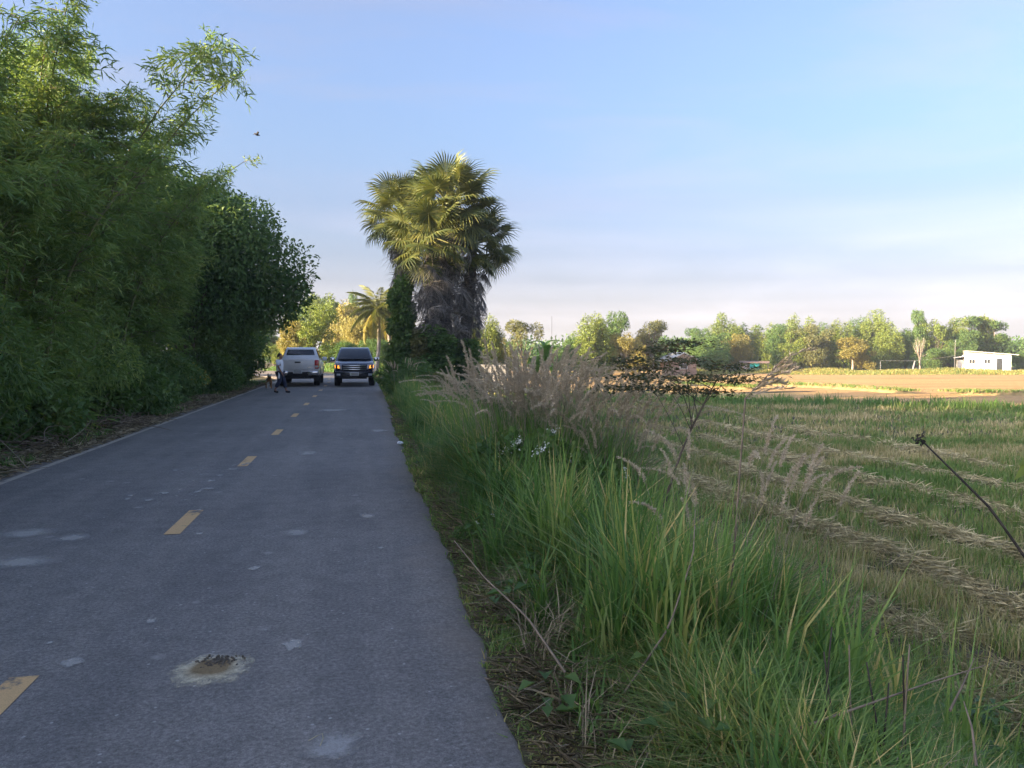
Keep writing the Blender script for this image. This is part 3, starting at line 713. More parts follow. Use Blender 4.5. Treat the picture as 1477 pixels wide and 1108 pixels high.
bl3 = [(0, 0, 3.6, 1.8, 1.8, 1.6), (1, -.6, 2.6, 1.4, 1.4, 1.2), (-1, .2, 2.6, 1.5, 1.4, 1.2), (.2, -.4, 1.4, 1.4, 1.3, 1.2)]
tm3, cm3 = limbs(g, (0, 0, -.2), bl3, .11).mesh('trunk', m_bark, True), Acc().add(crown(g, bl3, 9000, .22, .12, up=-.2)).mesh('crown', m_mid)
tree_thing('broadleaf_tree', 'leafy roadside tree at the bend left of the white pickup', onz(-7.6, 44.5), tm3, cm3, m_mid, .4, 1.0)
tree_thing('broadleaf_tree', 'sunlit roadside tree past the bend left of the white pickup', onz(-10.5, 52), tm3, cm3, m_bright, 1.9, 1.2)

# shrubs under the bamboo
def shrub_mesh(seed, H, W, n, L_, Wd, up=-.2, m=None):
    g = np.random.default_rng(seed); b = [(g.uniform(-.5, .5) * W, g.uniform(-.5, .5) * W, H * (.25 + .5 * g.random()), W * g.uniform(.35, .5), W * g.uniform(.35, .5), H * g.uniform(.22, .32)) for _ in range(7)] + [(0, 0, H * .72, W * .4, W * .4, H * .28)]
    st = Acc()
    for k in b:
        u = np.linspace(0, 1, 5)[:, None]; e = np.array(k[:3])
        st.add(tube(np.array([e[0] * .15, e[1] * .15, -.1]) * (1 - u) + (e + [0, 0, k[5] * .7]) * u + np.array([0, 0, .1 * H]) * np.sin(u * 3.1), .028 * (1 - .75 * u[:, 0]), 5))
    return st.mesh('stems', m_twig, True), Acc().add(crown(g, b, n, L_, Wd, up=up, shell=.35, out=.6)).mesh('foliage', m or m_mid)
def shrub(name, ms, label, loc, rz=0, sc=1.0, fmat=None, group=None, cat='shrub'):
    t = thing(name, label, cat, loc, rz, group, sc)
    tag(obj('stems', ms[0], t), kind='stuff'); o = tag(obj('foliage', ms[1], t), kind='stuff')
    if fmat: o.material_slots[0].link = 'OBJECT'; o.material_slots[0].material = fmat
    return t
sh_feather = shrub_mesh(31, 2.4, 1.9, 9000, .16, .032, -.3)
sh_round = shrub_mesh(32, 1.7, 1.7, 6500, .13, .07, -.1)
sh_small = shrub_mesh(33, 1.0, 1.1, 3600, .10, .06, .05)
G_S = 'shrubs at the foot of the bamboo'
for ms, x, y, rz, sc_, fm, lb in [
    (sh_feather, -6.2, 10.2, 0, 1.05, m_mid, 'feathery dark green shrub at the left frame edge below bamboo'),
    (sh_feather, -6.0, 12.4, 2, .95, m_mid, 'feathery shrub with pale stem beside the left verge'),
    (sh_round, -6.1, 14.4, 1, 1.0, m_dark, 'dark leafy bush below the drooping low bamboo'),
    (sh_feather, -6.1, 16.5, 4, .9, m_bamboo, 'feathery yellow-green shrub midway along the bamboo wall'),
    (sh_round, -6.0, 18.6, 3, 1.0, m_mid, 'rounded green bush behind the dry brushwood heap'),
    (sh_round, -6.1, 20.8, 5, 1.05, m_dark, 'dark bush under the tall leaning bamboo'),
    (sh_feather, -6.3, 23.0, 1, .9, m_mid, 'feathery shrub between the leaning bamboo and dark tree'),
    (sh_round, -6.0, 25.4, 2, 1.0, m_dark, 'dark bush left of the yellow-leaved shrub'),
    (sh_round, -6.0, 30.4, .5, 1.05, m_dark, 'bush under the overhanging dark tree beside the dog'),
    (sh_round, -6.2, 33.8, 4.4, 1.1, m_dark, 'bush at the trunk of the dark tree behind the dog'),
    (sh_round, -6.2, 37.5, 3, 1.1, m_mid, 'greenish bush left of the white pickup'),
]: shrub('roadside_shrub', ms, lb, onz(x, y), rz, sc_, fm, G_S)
shrub('yellow_leaved_shrub', sh_small, 'small shrub with bright yellow leaves under the dark tree', onz(-5.7, 27.6, .45), 1.0, .8, m_yellowleaf)

# ------------------------------------------------------------------ palmyra palms
def fan_mesh(seed, dead=False, name='frond'):
    g = np.random.default_rng(seed); A_ = Acc()
    pl, r = (1.15, 1.15) if not dead else (.95, 1.05)
    sag = .12 if not dead else .3
    u = np.linspace(0, 1, 6)
    stem = np.stack([pl * u, 0 * u, -sag * u * u * pl * .6], 1)
    A_.add(tube(stem, .035 - .017 * u, 5), .75 if not dead else .3)
    c = stem[-1]; ns = 34; span = R(292) if not dead else R(230)
    fold = g.uniform(.25, .5) if not dead else g.uniform(.35, 1.1)
    for k in range(ns):
        a = -span / 2 + span * (k + .5) / ns; hw = span / ns / 2 * (.96 if not dead else g.uniform(.35, .8))
        rr = r * (.86 + .14 * math.cos(a * .55)) * g.uniform(.93, 1.05)
        def pt(ang, q, lift):
            x, y = q * math.cos(ang), q * math.sin(ang)
            z = -fold * .28 * abs(y) ** 1.4 + lift - (.10 if not dead else .32) * q * q
            return c + np.array([x, y * (1 - .12 * fold), z])
        q1 = rr * (.42 if not dead else .28); tw = g.normal() * (.035 if not dead else .11)
        V_ = [pt(a, .03, 0), pt(a - hw, q1, -.012), pt(a, q1, .022), pt(a + hw, q1, -.012), pt(a - hw * .40, rr * .74, -.02 + tw), pt(a + hw * .40, rr * .74, .0 + tw), pt(a + tw, rr, -.05 - (.10 + .14 * g.random()) * (1 if not dead else 2.6))]
        A_.add((V_, [(0, 1, 2), (0, 2, 3), (1, 4, 2), (2, 4, 5), (2, 5, 3), (4, 6, 5)]), (.15 + .6 * g.random()) if not dead else g.random())
    return A_.mesh(name, m_dead if dead else m_palm)
fans = [fan_mesh(40 + k) for k in range(5)]; dfans = [fan_mesh(50 + k, True, 'dead_frond') for k in range(4)]
def palmyra(label, base, top, nlive, ndead, skirt, r0, seed, sc=1.0, low=-38):
    g = np.random.default_rng(seed); t = thing('palmyra_palm', label, 'palm tree', base, 0, 'palmyra palms by the road')
    tp = np.array(top) - np.array(base); u = np.linspace(0, 1, 24)[:, None]
    bow = np.array([g.normal() * .12, g.normal() * .12, 0])
    P = tp * u + bow * np.sin(u * 3.14); P[0, 2] = -.2
    rad = r0 * (1.18 - .42 * u[:, 0]) * (1 + .07 * np.sin(u[:, 0] * 130)); 
    obj('trunk', Acc().add(tube(P, rad, 12)).mesh('trunk', m_palmbark, True), t)
    obj('bud', Acc().add(tube([P[-1] + np.array([0, 0, z]) for z in (-.3, 0, .35, .6)], [r0 * .8, r0 * .9, r0 * .5, .03], 8)).mesh('bud', m_palm, True), t)
    for k in range(nlive):
        f = (k + .5) / nlive; el = R(86 - (86 - low) * f ** .85 + g.normal() * 6); az = k * 2.39996 + g.normal() * .2
        s = sc * g.uniform(.86, 1.08) * (1 - .15 * (f < .12))
        o = obj('frond', fans[g.integers(5)], t, Vector(tp) + Vector((.16 * math.cos(az), .16 * math.sin(az), .25 - .55 * f)))
        o.rotation_euler = (Matrix.Rotation(az, 3, 'Z') @ Matrix.Rotation(-el, 3, 'Y') @ Matrix.Rotation(g.normal() * .35, 3, 'X')).to_euler(); o.scale = (s, s, s)
    for k in range(ndead):
        f = (k + g.random()) / ndead; zz = -.5 - skirt * f; az = k * 2.39996 + g.normal() * .3
        el = R(-42 - 32 * g.random() - 8 * f); s = sc * g.uniform(.72, 1.0)
        pz = np.array([np.interp(tp[2] + zz, P[:, 2], P[:, j]) for j in range(3)])
        o = obj('dead_frond', dfans[g.integers(4)], t, Vector(pz) + Vector((r0 * .7 * math.cos(az), r0 * .7 * math.sin(az), 0)))
        o.rotation_euler = (Matrix.Rotation(az, 3, 'Z') @ Matrix.Rotation(-el, 3, 'Y') @ Matrix.Rotation(g.normal() * .5, 3, 'X')).to_euler(); o.scale = (s, s, s)
    return t
def palm_at(px, py_top, D, px_base=None):
    tpt = at(px, py_top, D); b = at(px_base or px, 545, D)
    return (b.x, b.y, tz1(b.x, b.y)), tuple(tpt)
b_, t_ = palm_at(648, 294, 31.0, 636); palmyra('tallest palmyra palm with a full fan crown and a thick skirt of dead grey fronds', b_, t_, 46, 48, 3.9, .33, 61, .92, low=-48)
b_, t_ = palm_at(582, 306, 32.8, 600); palmyra('left palmyra palm with sunlit yellow-green fans and a bare upper trunk', b_, t_, 46, 20, 1.6, .22, 62, .86, low=-55)
b_, t_ = palm_at(682, 350, 32.2, 660); palmyra('right palmyra palm with shaded blue-green fans below the tallest crown', b_, t_, 36, 44, 3.3, .26, 63, .84, low=-50)
b_, t_ = palm_at(620, 340, 30.2, 628); palmyra('lower palmyra palm in front of the tallest trunk with sunlit fans', b_, t_, 30, 30, 2.6, .2, 64, .82, low=-58)
# creeper columns and bushes round the trunks
def column_mesh(seed, H, W, n, L_, Wd):
    g = np.random.default_rng(seed); k = 9
    b = [(g.normal() * .12, g.normal() * .12, H * (j + .5) / k, W * g.uniform(.8, 1.2) * (1.1 - .35 * j / k), W * g.uniform(.8, 1.2) * (1.1 - .35 * j / k), H / k * .95) for j in range(k)]
    st = Acc().add(tube([(0, 0, H * j / 6) for j in range(7)], [.07 - .008 * j for j in range(7)], 6))
    return st.mesh('stems', m_bark, True), Acc().add(crown(g, b, n, L_, Wd, up=-.4, shell=.55, out=.7)).mesh('foliage', m_mid)
col_m = column_mesh(71, 4.4, .5, 7000, .17, .11)
p = at(582, 545, 30); shrub('creeper_column', col_m, 'tall green creeper column left of the palm trunks', onz(p.x, p.y), 0, 1.0, m_mid, cat='creeper')
p = at(632, 545, 30.0); shrub('creeper_column', col_m, 'dark creeper climbing the thickest palm trunk', onz(p.x, p.y), 2, (1.3, 1.3, .72), m_dark, cat='creeper')
p = at(668, 545, 31.4); shrub('creeper_column', col_m, 'dark creeper hanging under the right palm skirt', onz(p.x, p.y), 4, (1.2, 1.2, .74), m_dark, cat='creeper')
p = at(608, 545, 29.7); shrub('creeper_column', col_m, 'brownish dry creeper between the green column and the thick trunk', onz(p.x, p.y), 1, (.7, .7, .6), m_brown, cat='creeper')
G_P = 'bushes round the palm bases'
for px, D, ms, s, fm, lb in [(602, 28.8, sh_round, .8, m_mid, 'leafy bush beside the dark pickup at the palm foot'), (590, 31, sh_round, .85, m_dark, 'bush right behind the dark pickup wing mirror'),
                             (598, 28, sh_round, .9, m_dark, 'dark bush at the foot of the green creeper column'), (622, 27.5, sh_small, 1.3, m_brown, 'dry brownish bush in front of the palm trunks'),
                             (655, 28, sh_round, .9, m_dark, 'dark bush at the foot of the right palm'), (690, 30, sh_small, 1.3, m_mid, 'low green bush right of the palm trunks')]:
    p = at(px, 545, D); shrub('palm_bush', ms, lb, onz(p.x, p.y), px, s, fm, G_P)

# ------------------------------------------------------------------ coconut palms, banana plants
def coco_mesh(seed):
    g = np.random.default_rng(seed); A_ = Acc(); Lr = 3.3; u = np.linspace(0, 1, 9)
    st = np.stack([Lr * u * (1 - .18 * u), 0 * u, .55 * u - 2.0 * u ** 2.2], 1)
    A_.add(tube(st, .045 - .037 * u, 4), .7)
    n = 46; uu = np.linspace(.12, .99, n); P = np.stack([np.interp(uu, u, st[:, j]) for j in range(3)], 1)
    for sgn in (-1, 1):
        D = np.stack([.55 + 0 * uu, sgn * (1 - .3 * uu), -.55 - .5 * uu], 1) + g.normal(size=(n, 3)) * .12
        A_.add(leaves(P, D, np.tile([1.0, 0, 0.2], (n, 1)), .75 * np.sin(.35 + 2.4 * uu), .055, .28, .35 + .4 * g.random(n)))
    return A_.mesh('frond', m_palm)
cocos = [coco_mesh(80), coco_mesh(81), coco_mesh(82)]
def coconut(label, px, py_top, D, px_b, seed, sc=1.0, nf=20):
    g = np.random.default_rng(seed); tp = at(px, py_top, D); b = at(px_b, 520, D); base = Vector((b.x, b.y, tz1(b.x, b.y)))
    t = thing('coconut_palm', label, 'palm tree', base, 0, 'coconut palms beyond the dark pickup'); v_ = np.array(tp - base); u = np.linspace(0, 1, 14)[:, None]
    obj('trunk', Acc().add(tube(v_ * u + np.array([.15, 0, 0]) * np.sin(u * 3.1), .15 - .05 * u[:, 0], 8)).mesh('trunk', m_palebark, True), t)
    for k in range(nf):
        f = (k + .5) / nf; el = R(82 - 125 * f); az = k * 2.39996 + g.normal() * .15; s = sc * g.uniform(.85, 1.05)
        o = obj('frond', cocos[g.integers(3)], t, Vector(v_)); o.rotation_euler = (Matrix.Rotation(az, 3, 'Z') @ Matrix.Rotation(-el, 3, 'Y')).to_euler(); o.scale = (s, s, s)
        if f > .82:
            o.material_slots[0].link = 'OBJECT'; o.material_slots[0].material = m_gold
    return t
coconut('sunlit coconut palm beyond the dark pickup with a pale trunk', 545, 447, 56, 542, 85, .82, 24)
coconut('smaller shaded coconut palm close right of the sunlit one', 558, 462, 60, 560, 86, .62, 16)
def banana_leaf(seed):
    g = np.random.default_rng(seed); n = 10; V_ = []; T_ = []
    for k in range(n):
        u = k / (n - 1); c = np.array([.95 * u, 0, 1.15 * u - 1.05 * u ** 2.5]); hw = .24 * math.sin(min(1, .12 + u * 1.05) * 3.0) ** .7 + .01
        V_ += [c + [0, -hw, .07 * hw], c + [0, 0, -.03], c + [0, hw, .07 * hw]]
        if k: b = 3 * k; T_ += [(b - 3, b - 2, b + 1), (b - 3, b + 1, b), (b - 2, b - 1, b + 2), (b - 2, b + 2, b + 1)]
    return mesh_np('leaf', np.array(V_), np.array(T_), m_banana, np.full(len(V_), .5), smooth=True)
bleaf = [banana_leaf(1), banana_leaf(2)]
def banana(label, px, D, s, seed, tall=1.0):
    g = np.random.default_rng(seed); p = at(px, 520, D); t = thing('banana_plant', label, 'banana plant', (p.x, p.y, tz1(p.x, p.y)), 0, 'banana plants beyond the grass', s)
    hh = 1.7 * tall
    obj('stem', Acc().add(tube([(0, 0, -.1), (.03, 0, hh * .5), (0, 0, hh)], [.13, .11, .07], 8)).mesh('stem', m_palebark, True), t)
    for k in range(8):
        o = obj('leaf', bleaf[k % 2], t, (0, 0, hh - .1)); az = k * 2.4 + g.normal() * .2
        o.rotation_euler = (Matrix.Rotation(az, 3, 'Z') @ Matrix.Rotation(-R(10 + 35 * (1 - k / 8)), 3, 'Y')).to_euler(); sc_ = g.uniform(1.0, 1.4); o.scale = (sc_, sc_ * .8, sc_ * 1.15)
banana('banana plant with one upright curled leaf above the plumed grass', 787, 46, 1.25, 1, 1.2)
banana('broad-leaved banana plant left of the upright curled leaf', 773, 47, 1.1, 2)
banana('banana plant behind the pale plumes right of the pair', 800, 50, .9, 3)

# ------------------------------------------------------------------ far tree belt
def far_kind(kind, seed):
    g = np.random.default_rng(seed)
    if kind == 'bushy': b = blobset(g, 26, 0, 0, 5.2, 2.9, 2.9, 3.6, .7, 1.7) + [(0, 0, 8.6, 1.2, 1.2, 1.2)]; n, l, ww = 10500, .34, .17
    elif kind == 'bamboo':
        b = []
        for _ in range(15):
            a, q = g.random() * 6.28, 2.4 * math.sqrt(g.random()); h = g.uniform(6.2, 9.2) - q * .5
            b += [(q * math.cos(a), q * math.sin(a), h, .75, .75, 1.25), (q * 1.15 * math.cos(a), q * 1.15 * math.sin(a), h - 2.2, .95, .95, 1.6), (q * 1.1 * math.cos(a), q * 1.1 * math.sin(a), h - 4.6, .9, .9, 1.6)]
        n, l, ww = 13000, .38, .115
    elif kind == 'tall': b = blobset(g, 20, 0, 0, 6.4, 1.1, 1.1, 2.6, .8, 1.2) + [(0, 0, 8.9, .9, .9, 1.0)]; n, l, ww = 6000, .33, .17
    elif kind == 'sparse': b = blobset(g, 14, 0, 0, 5.8, 2.5, 2.5, 3.2, .6, 1.2); n, l, ww = 3200, .28, .13
    elif kind == 'low': b = blobset(g, 10, 0, 0, 4.5, 3.6, 2.4, 2.4, 1.6, 2.6); n, l, ww = 9000, .40, .2
    else: b = blobset(g, 10, 0, 0, 6.5, 1.6, 1.6, 2.4, .2, .4); n, l, ww = 30, .3, .1
    A_ = limbs(g, (0, 0, -.3), b, .20 if kind != 'tall' else .16, .3 if kind != 'tall' else .75)
    if kind == 'bamboo':
        for _ in range(6): a = g.random() * 6.28; A_.add(tube([(.5 * math.cos(a), .5 * math.sin(a), 0), (1.2 * math.cos(a), 1.2 * math.sin(a), 4), (2 * math.cos(a), 2 * math.sin(a), 7)], [.06, .05, .02], 4))
    if kind == 'bare':
        for _ in range(26):
            a = g.random() * 6.28; q = g.uniform(.3, 1); f = np.array([0, 0, g.uniform(3, 5)]); e = np.array([2.2 * q * math.cos(a), 1.6 * q * math.sin(a), g.uniform(6.5, 9.8)]); u = np.linspace(0, 1, 5)[:, None]
            A_.add(tube(f + (e - f) * u + np.array([0, 0, -.8]) * np.sin(u * 3.1), .09 * (1 - .75 * u[:, 0]), 4))
    return A_.mesh('trunk', m_bark if kind not in ('bare', 'tall') else m_palebark, True), Acc().add(crown(g, b, n, l, ww, up=-.15, shell=.45, lump=.3)).mesh('crown', m_mid)
FK = {k: [far_kind(k, 100 + 7 * j + s) for s in range(2)] for j, k in enumerate(['bushy', 'bamboo', 'tall', 'sparse', 'low', 'bare'])}
WID = {'bushy': 7.6, 'bamboo': 6.6, 'tall': 4.2, 'sparse': 6.6, 'low': 10.0, 'bare': 4.6}
HT = {'bushy': 9.8, 'bamboo': 9.8, 'tall': 9.9, 'sparse': 9.6, 'low': 8.2, 'bare': 9.6}
def far_tree(px, ptop, wpx, D, kind, cm, label, group='trees beyond the fields', name='field_tree'):
    p = at(px, ptop, D); z0 = tz1(p.x, p.y); H = p.z - z0; W_ = wpx * D / FPX
    far_tree.k += 1; tm, cr = FK[kind][far_tree.k % 2]
    return tree_thing(name, label, (p.x, p.y, z0), tm, cr, cm, far_tree.k * 1.7, (W_ / WID[kind],) * 2 + (H / HT[kind],), group)
far_tree.k = 0
GL = 'trees beyond the bend of the road'
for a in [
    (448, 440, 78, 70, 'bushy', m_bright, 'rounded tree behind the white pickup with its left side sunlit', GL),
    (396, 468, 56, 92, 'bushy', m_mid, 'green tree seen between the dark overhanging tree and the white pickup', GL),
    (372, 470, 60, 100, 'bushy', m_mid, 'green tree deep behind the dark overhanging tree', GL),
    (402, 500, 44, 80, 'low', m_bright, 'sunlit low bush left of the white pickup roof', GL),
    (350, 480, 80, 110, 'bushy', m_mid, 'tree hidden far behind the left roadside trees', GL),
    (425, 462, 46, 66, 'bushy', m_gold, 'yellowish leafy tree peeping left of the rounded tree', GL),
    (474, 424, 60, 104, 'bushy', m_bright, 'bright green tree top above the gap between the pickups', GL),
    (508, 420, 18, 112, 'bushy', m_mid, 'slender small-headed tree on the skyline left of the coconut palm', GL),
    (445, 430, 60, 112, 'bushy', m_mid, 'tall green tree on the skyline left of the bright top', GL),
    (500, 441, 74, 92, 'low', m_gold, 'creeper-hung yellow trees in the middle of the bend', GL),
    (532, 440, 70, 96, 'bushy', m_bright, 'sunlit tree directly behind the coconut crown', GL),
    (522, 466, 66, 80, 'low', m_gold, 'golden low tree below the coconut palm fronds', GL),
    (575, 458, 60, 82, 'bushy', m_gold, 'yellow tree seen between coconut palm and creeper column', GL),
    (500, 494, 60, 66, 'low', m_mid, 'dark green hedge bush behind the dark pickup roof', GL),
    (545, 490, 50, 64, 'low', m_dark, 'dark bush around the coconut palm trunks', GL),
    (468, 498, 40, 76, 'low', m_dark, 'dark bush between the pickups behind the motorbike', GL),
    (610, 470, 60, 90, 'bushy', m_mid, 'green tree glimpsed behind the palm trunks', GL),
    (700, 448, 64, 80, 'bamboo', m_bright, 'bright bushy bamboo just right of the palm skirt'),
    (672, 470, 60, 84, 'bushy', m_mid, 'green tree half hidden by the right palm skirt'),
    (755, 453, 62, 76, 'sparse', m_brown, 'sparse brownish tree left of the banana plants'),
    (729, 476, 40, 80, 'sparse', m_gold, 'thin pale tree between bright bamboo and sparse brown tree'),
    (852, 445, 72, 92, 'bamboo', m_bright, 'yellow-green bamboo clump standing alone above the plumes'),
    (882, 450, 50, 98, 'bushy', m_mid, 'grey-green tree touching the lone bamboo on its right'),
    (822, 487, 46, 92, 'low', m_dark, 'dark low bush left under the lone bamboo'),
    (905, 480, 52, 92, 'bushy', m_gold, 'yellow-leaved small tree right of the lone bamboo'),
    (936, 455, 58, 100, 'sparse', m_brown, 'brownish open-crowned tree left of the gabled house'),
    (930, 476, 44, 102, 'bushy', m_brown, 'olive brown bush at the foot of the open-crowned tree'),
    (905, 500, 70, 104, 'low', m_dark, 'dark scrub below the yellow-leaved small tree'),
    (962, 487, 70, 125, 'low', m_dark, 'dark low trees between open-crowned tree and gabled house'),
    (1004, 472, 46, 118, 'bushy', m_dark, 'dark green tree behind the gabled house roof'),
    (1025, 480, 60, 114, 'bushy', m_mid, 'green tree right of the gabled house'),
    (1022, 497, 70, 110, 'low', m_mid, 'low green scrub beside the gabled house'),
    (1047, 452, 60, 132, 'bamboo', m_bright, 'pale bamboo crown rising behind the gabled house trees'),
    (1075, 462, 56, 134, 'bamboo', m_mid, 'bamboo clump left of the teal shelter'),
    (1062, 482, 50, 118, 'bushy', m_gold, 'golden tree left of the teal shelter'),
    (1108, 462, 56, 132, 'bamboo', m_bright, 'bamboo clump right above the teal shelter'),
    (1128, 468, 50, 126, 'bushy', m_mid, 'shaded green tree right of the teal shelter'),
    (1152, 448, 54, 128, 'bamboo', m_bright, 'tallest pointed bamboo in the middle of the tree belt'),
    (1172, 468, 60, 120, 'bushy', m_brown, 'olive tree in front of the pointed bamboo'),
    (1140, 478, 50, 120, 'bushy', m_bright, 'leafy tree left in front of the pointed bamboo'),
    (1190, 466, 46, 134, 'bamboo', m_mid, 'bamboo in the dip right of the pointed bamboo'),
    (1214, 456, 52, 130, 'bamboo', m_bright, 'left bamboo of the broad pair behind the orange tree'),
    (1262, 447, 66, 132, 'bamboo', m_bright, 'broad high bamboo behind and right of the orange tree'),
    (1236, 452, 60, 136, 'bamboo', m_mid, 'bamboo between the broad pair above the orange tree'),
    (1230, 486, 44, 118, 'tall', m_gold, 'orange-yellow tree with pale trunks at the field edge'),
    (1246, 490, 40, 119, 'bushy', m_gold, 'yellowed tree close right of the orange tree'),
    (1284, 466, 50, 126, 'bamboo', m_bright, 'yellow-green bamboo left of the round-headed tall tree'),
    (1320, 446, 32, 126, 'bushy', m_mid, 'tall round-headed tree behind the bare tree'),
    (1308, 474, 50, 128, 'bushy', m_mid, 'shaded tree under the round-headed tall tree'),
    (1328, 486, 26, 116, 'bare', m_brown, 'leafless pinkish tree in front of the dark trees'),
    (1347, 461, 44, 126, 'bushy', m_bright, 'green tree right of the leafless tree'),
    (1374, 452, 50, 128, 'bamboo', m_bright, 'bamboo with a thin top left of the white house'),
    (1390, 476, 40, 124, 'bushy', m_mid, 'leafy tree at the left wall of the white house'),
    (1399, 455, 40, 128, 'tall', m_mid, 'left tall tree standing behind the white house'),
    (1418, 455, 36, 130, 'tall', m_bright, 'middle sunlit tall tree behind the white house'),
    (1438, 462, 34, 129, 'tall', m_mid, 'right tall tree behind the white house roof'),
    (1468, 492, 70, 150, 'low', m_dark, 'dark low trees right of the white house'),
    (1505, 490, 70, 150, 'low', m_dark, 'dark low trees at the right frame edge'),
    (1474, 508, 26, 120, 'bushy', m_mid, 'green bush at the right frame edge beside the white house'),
    (1540, 470, 70, 130, 'bamboo', m_bright, 'bamboo just beyond the right frame edge'),
    (1350, 503, 46, 122, 'low', m_mid, 'low scrub left of the white house behind wires'),
]: far_tree(*a)
# the wood behind the belt, one mass
A = Acc(); g = np.random.default_rng(131); b = []
for k in range(150):
    px = 600 + 1000 * g.random(); p = at(px, 520, 146 + 22 * g.random()); hh = g.uniform(3.0, 5.4)
    b.append((p.x, p.y, FIELD_Z + hh * .55, 3.6, 3.6, hh * .6))
A.add(crown(g, b, 26000, .85, .42, up=-.1, shell=.4))
tag(obj('distant_wood', A.mesh('distant_wood', m_dark)), 'dark continuous wood behind the tree belt', kind='stuff')

# ------------------------------------------------------------------ buildings and poles at the field edge
def face_cam(p): return math.atan2(p.x, -p.y) + math.pi     # local -y looks to the camera
def place(px, D, dz=0):
    p = at(px, 520, D); return Vector((p.x, p.y, tz1(p.x, p.y) + dz)), -math.atan2(p.x, p.y)
loc, rz = place(1425, 118)
h = thing('white_house', 'small white single-storey house with sloping pale roof at the field edge', 'house', loc, rz + .10)
bx('wall', (-3.1, 3.0, 0, 4.6, 0, 2.45), m_wallw, h)
bx('plinth', (-3.2, 3.1, -.12, 4.7, -.3, .12), m_conc, h)
poly_mesh('roof', [(-3.0, -.7, 3.05), (3.9, -.7, 2.45), (3.9, 5.1, 2.45), (-3.0, 5.1, 3.05), (-3.0, -.7, 3.15), (3.9, -.7, 2.55), (3.9, 5.1, 2.55), (-3.0, 5.1, 3.15)], [(3, 2, 1, 0), (4, 5, 6, 7), (0, 1, 5, 4), (1, 2, 6, 5), (2, 3, 7, 6), (3, 0, 4, 7)], m_roof, 0, False, h)
poly_mesh('gable_panel', [(-3.0, -.02, 2.45), (3.0, -.02, 2.45), (3.0, -.02, 2.54), (-3.0, -.02, 3.05), (-3.0, 4.5, 2.45), (3.0, 4.5, 2.45), (3.0, 4.5, 2.54), (-3.0, 4.5, 3.05)], [(0, 1, 2, 3), (7, 6, 5, 4), (0, 4, 5, 1), (1, 5, 6, 2), (2, 6, 7, 3), (3, 7, 4, 0)], m_pink, 0, False, h)
for x in (-2.1, -.1):
    f = bx('window', (x - .42, x + .42, -.05, .02, 1.15, 1.85), m_wallw, h)
    for s in (-1, 1): bx('pane', (x + s * .2 - .17, x + s * .2 + .17, -.075, -.03, 1.2, 1.8), m_dkwin, f)
bx('door', (1.15, 1.85, -.06, .03, .15, 1.95), m_dkwin, h)
bx('post', (-.9, -.8, -.1, 0, .12, 2.45), m_conc, h); bx('post', (.85, .93, -.1, 0, .12, 2.45), m_conc, h)
an = bx('annex', (-3.95, -3.15, .6, 3.6, -.2, 1.7), m_conc, h); poly_mesh('annex_roof', [(-4.5, .0, 1.95), (-3.12, .0, 2.2), (-3.12, 4, 2.2), (-4.5, 4, 1.95), (-4.5, .0, 2.05), (-3.12, .0, 2.3), (-3.12, 4, 2.3), (-4.5, 4, 2.05)], [(3, 2, 1, 0), (4, 5, 6, 7), (0, 1, 5, 4), (1, 2, 6, 5), (2, 3, 7, 6), (3, 0, 4, 7)], m_roof, 0, False, h)
loc, rz = place(986, 97)
h = thing('gabled_house', 'small gabled house with pale roof and reddish wall half hidden by trees', 'house', loc, rz + .35)
bx('wall', (-1.7, 1.7, 0, 4, -.2, 1.9), m_rust, h)
poly_mesh('gable', [(-1.7, 0, 1.9), (1.7, 0, 1.9), (0, 0, 2.75), (-1.7, 4, 1.9), (1.7, 4, 1.9), (0, 4, 2.75)], [(0, 1, 2), (5, 4, 3), (0, 3, 4, 1), (1, 4, 5, 2), (2, 5, 3, 0)], m_palebark, 0, False, h)
for s in (-1, 1):
    poly_mesh('roof', [(0, -.4, 2.8), (s * 2.2, -.4, 1.72), (s * 2.2, 4.4, 1.72), (0, 4.4, 2.8), (0, -.4, 2.92), (s * 2.2, -.4, 1.84), (s * 2.2, 4.4, 1.84), (0, 4.4, 2.92)], [(3, 2, 1, 0), (4, 5, 6, 7), (0, 1, 5, 4), (1, 2, 6, 5), (2, 3, 7, 6), (3, 0, 4, 7)], m_roof, 0, False, h)
f = bx('window', (-.5, .5, -.05, .02, .8, 1.5), m_wallw, h); bx('pane', (-.42, .42, -.075, -.03, .86, 1.44), m_dkwin, f)
loc, rz = place(1088, 112)
h = thing('teal_shelter', 'low open shelter with teal tarp and faded pink side at the field edge', 'shelter', loc, rz)
for x in (-1.9, 1.9):
    for y_ in (0, 2): bx('post', (x - .05, x + .05, y_ - .05, y_ + .05, -.1, 1.35), m_palebark, h)
poly_mesh('tarp', [(-2.1, -.2, 1.3), (2.1, -.3, 1.25), (2.1, 2.2, 1.5), (-2.1, 2.2, 1.55), (-2.1, -.2, 1.36), (2.1, -.3, 1.31), (2.1, 2.2, 1.56), (-2.1, 2.2, 1.61)], [(3, 2, 1, 0), (4, 5, 6, 7), (0, 1, 5, 4), (1, 2, 6, 5), (2, 3, 7, 6), (3, 0, 4, 7)], m_rust, 0, False, h)
bx('side_panel', (-1.9, -.7, -.06, 0, .05, 1.0), m_pink, h); bx('curtain', (-.6, .7, -.07, -.01, .3, 1.25), m_teal, h)
loc, rz = place(1068, 116)
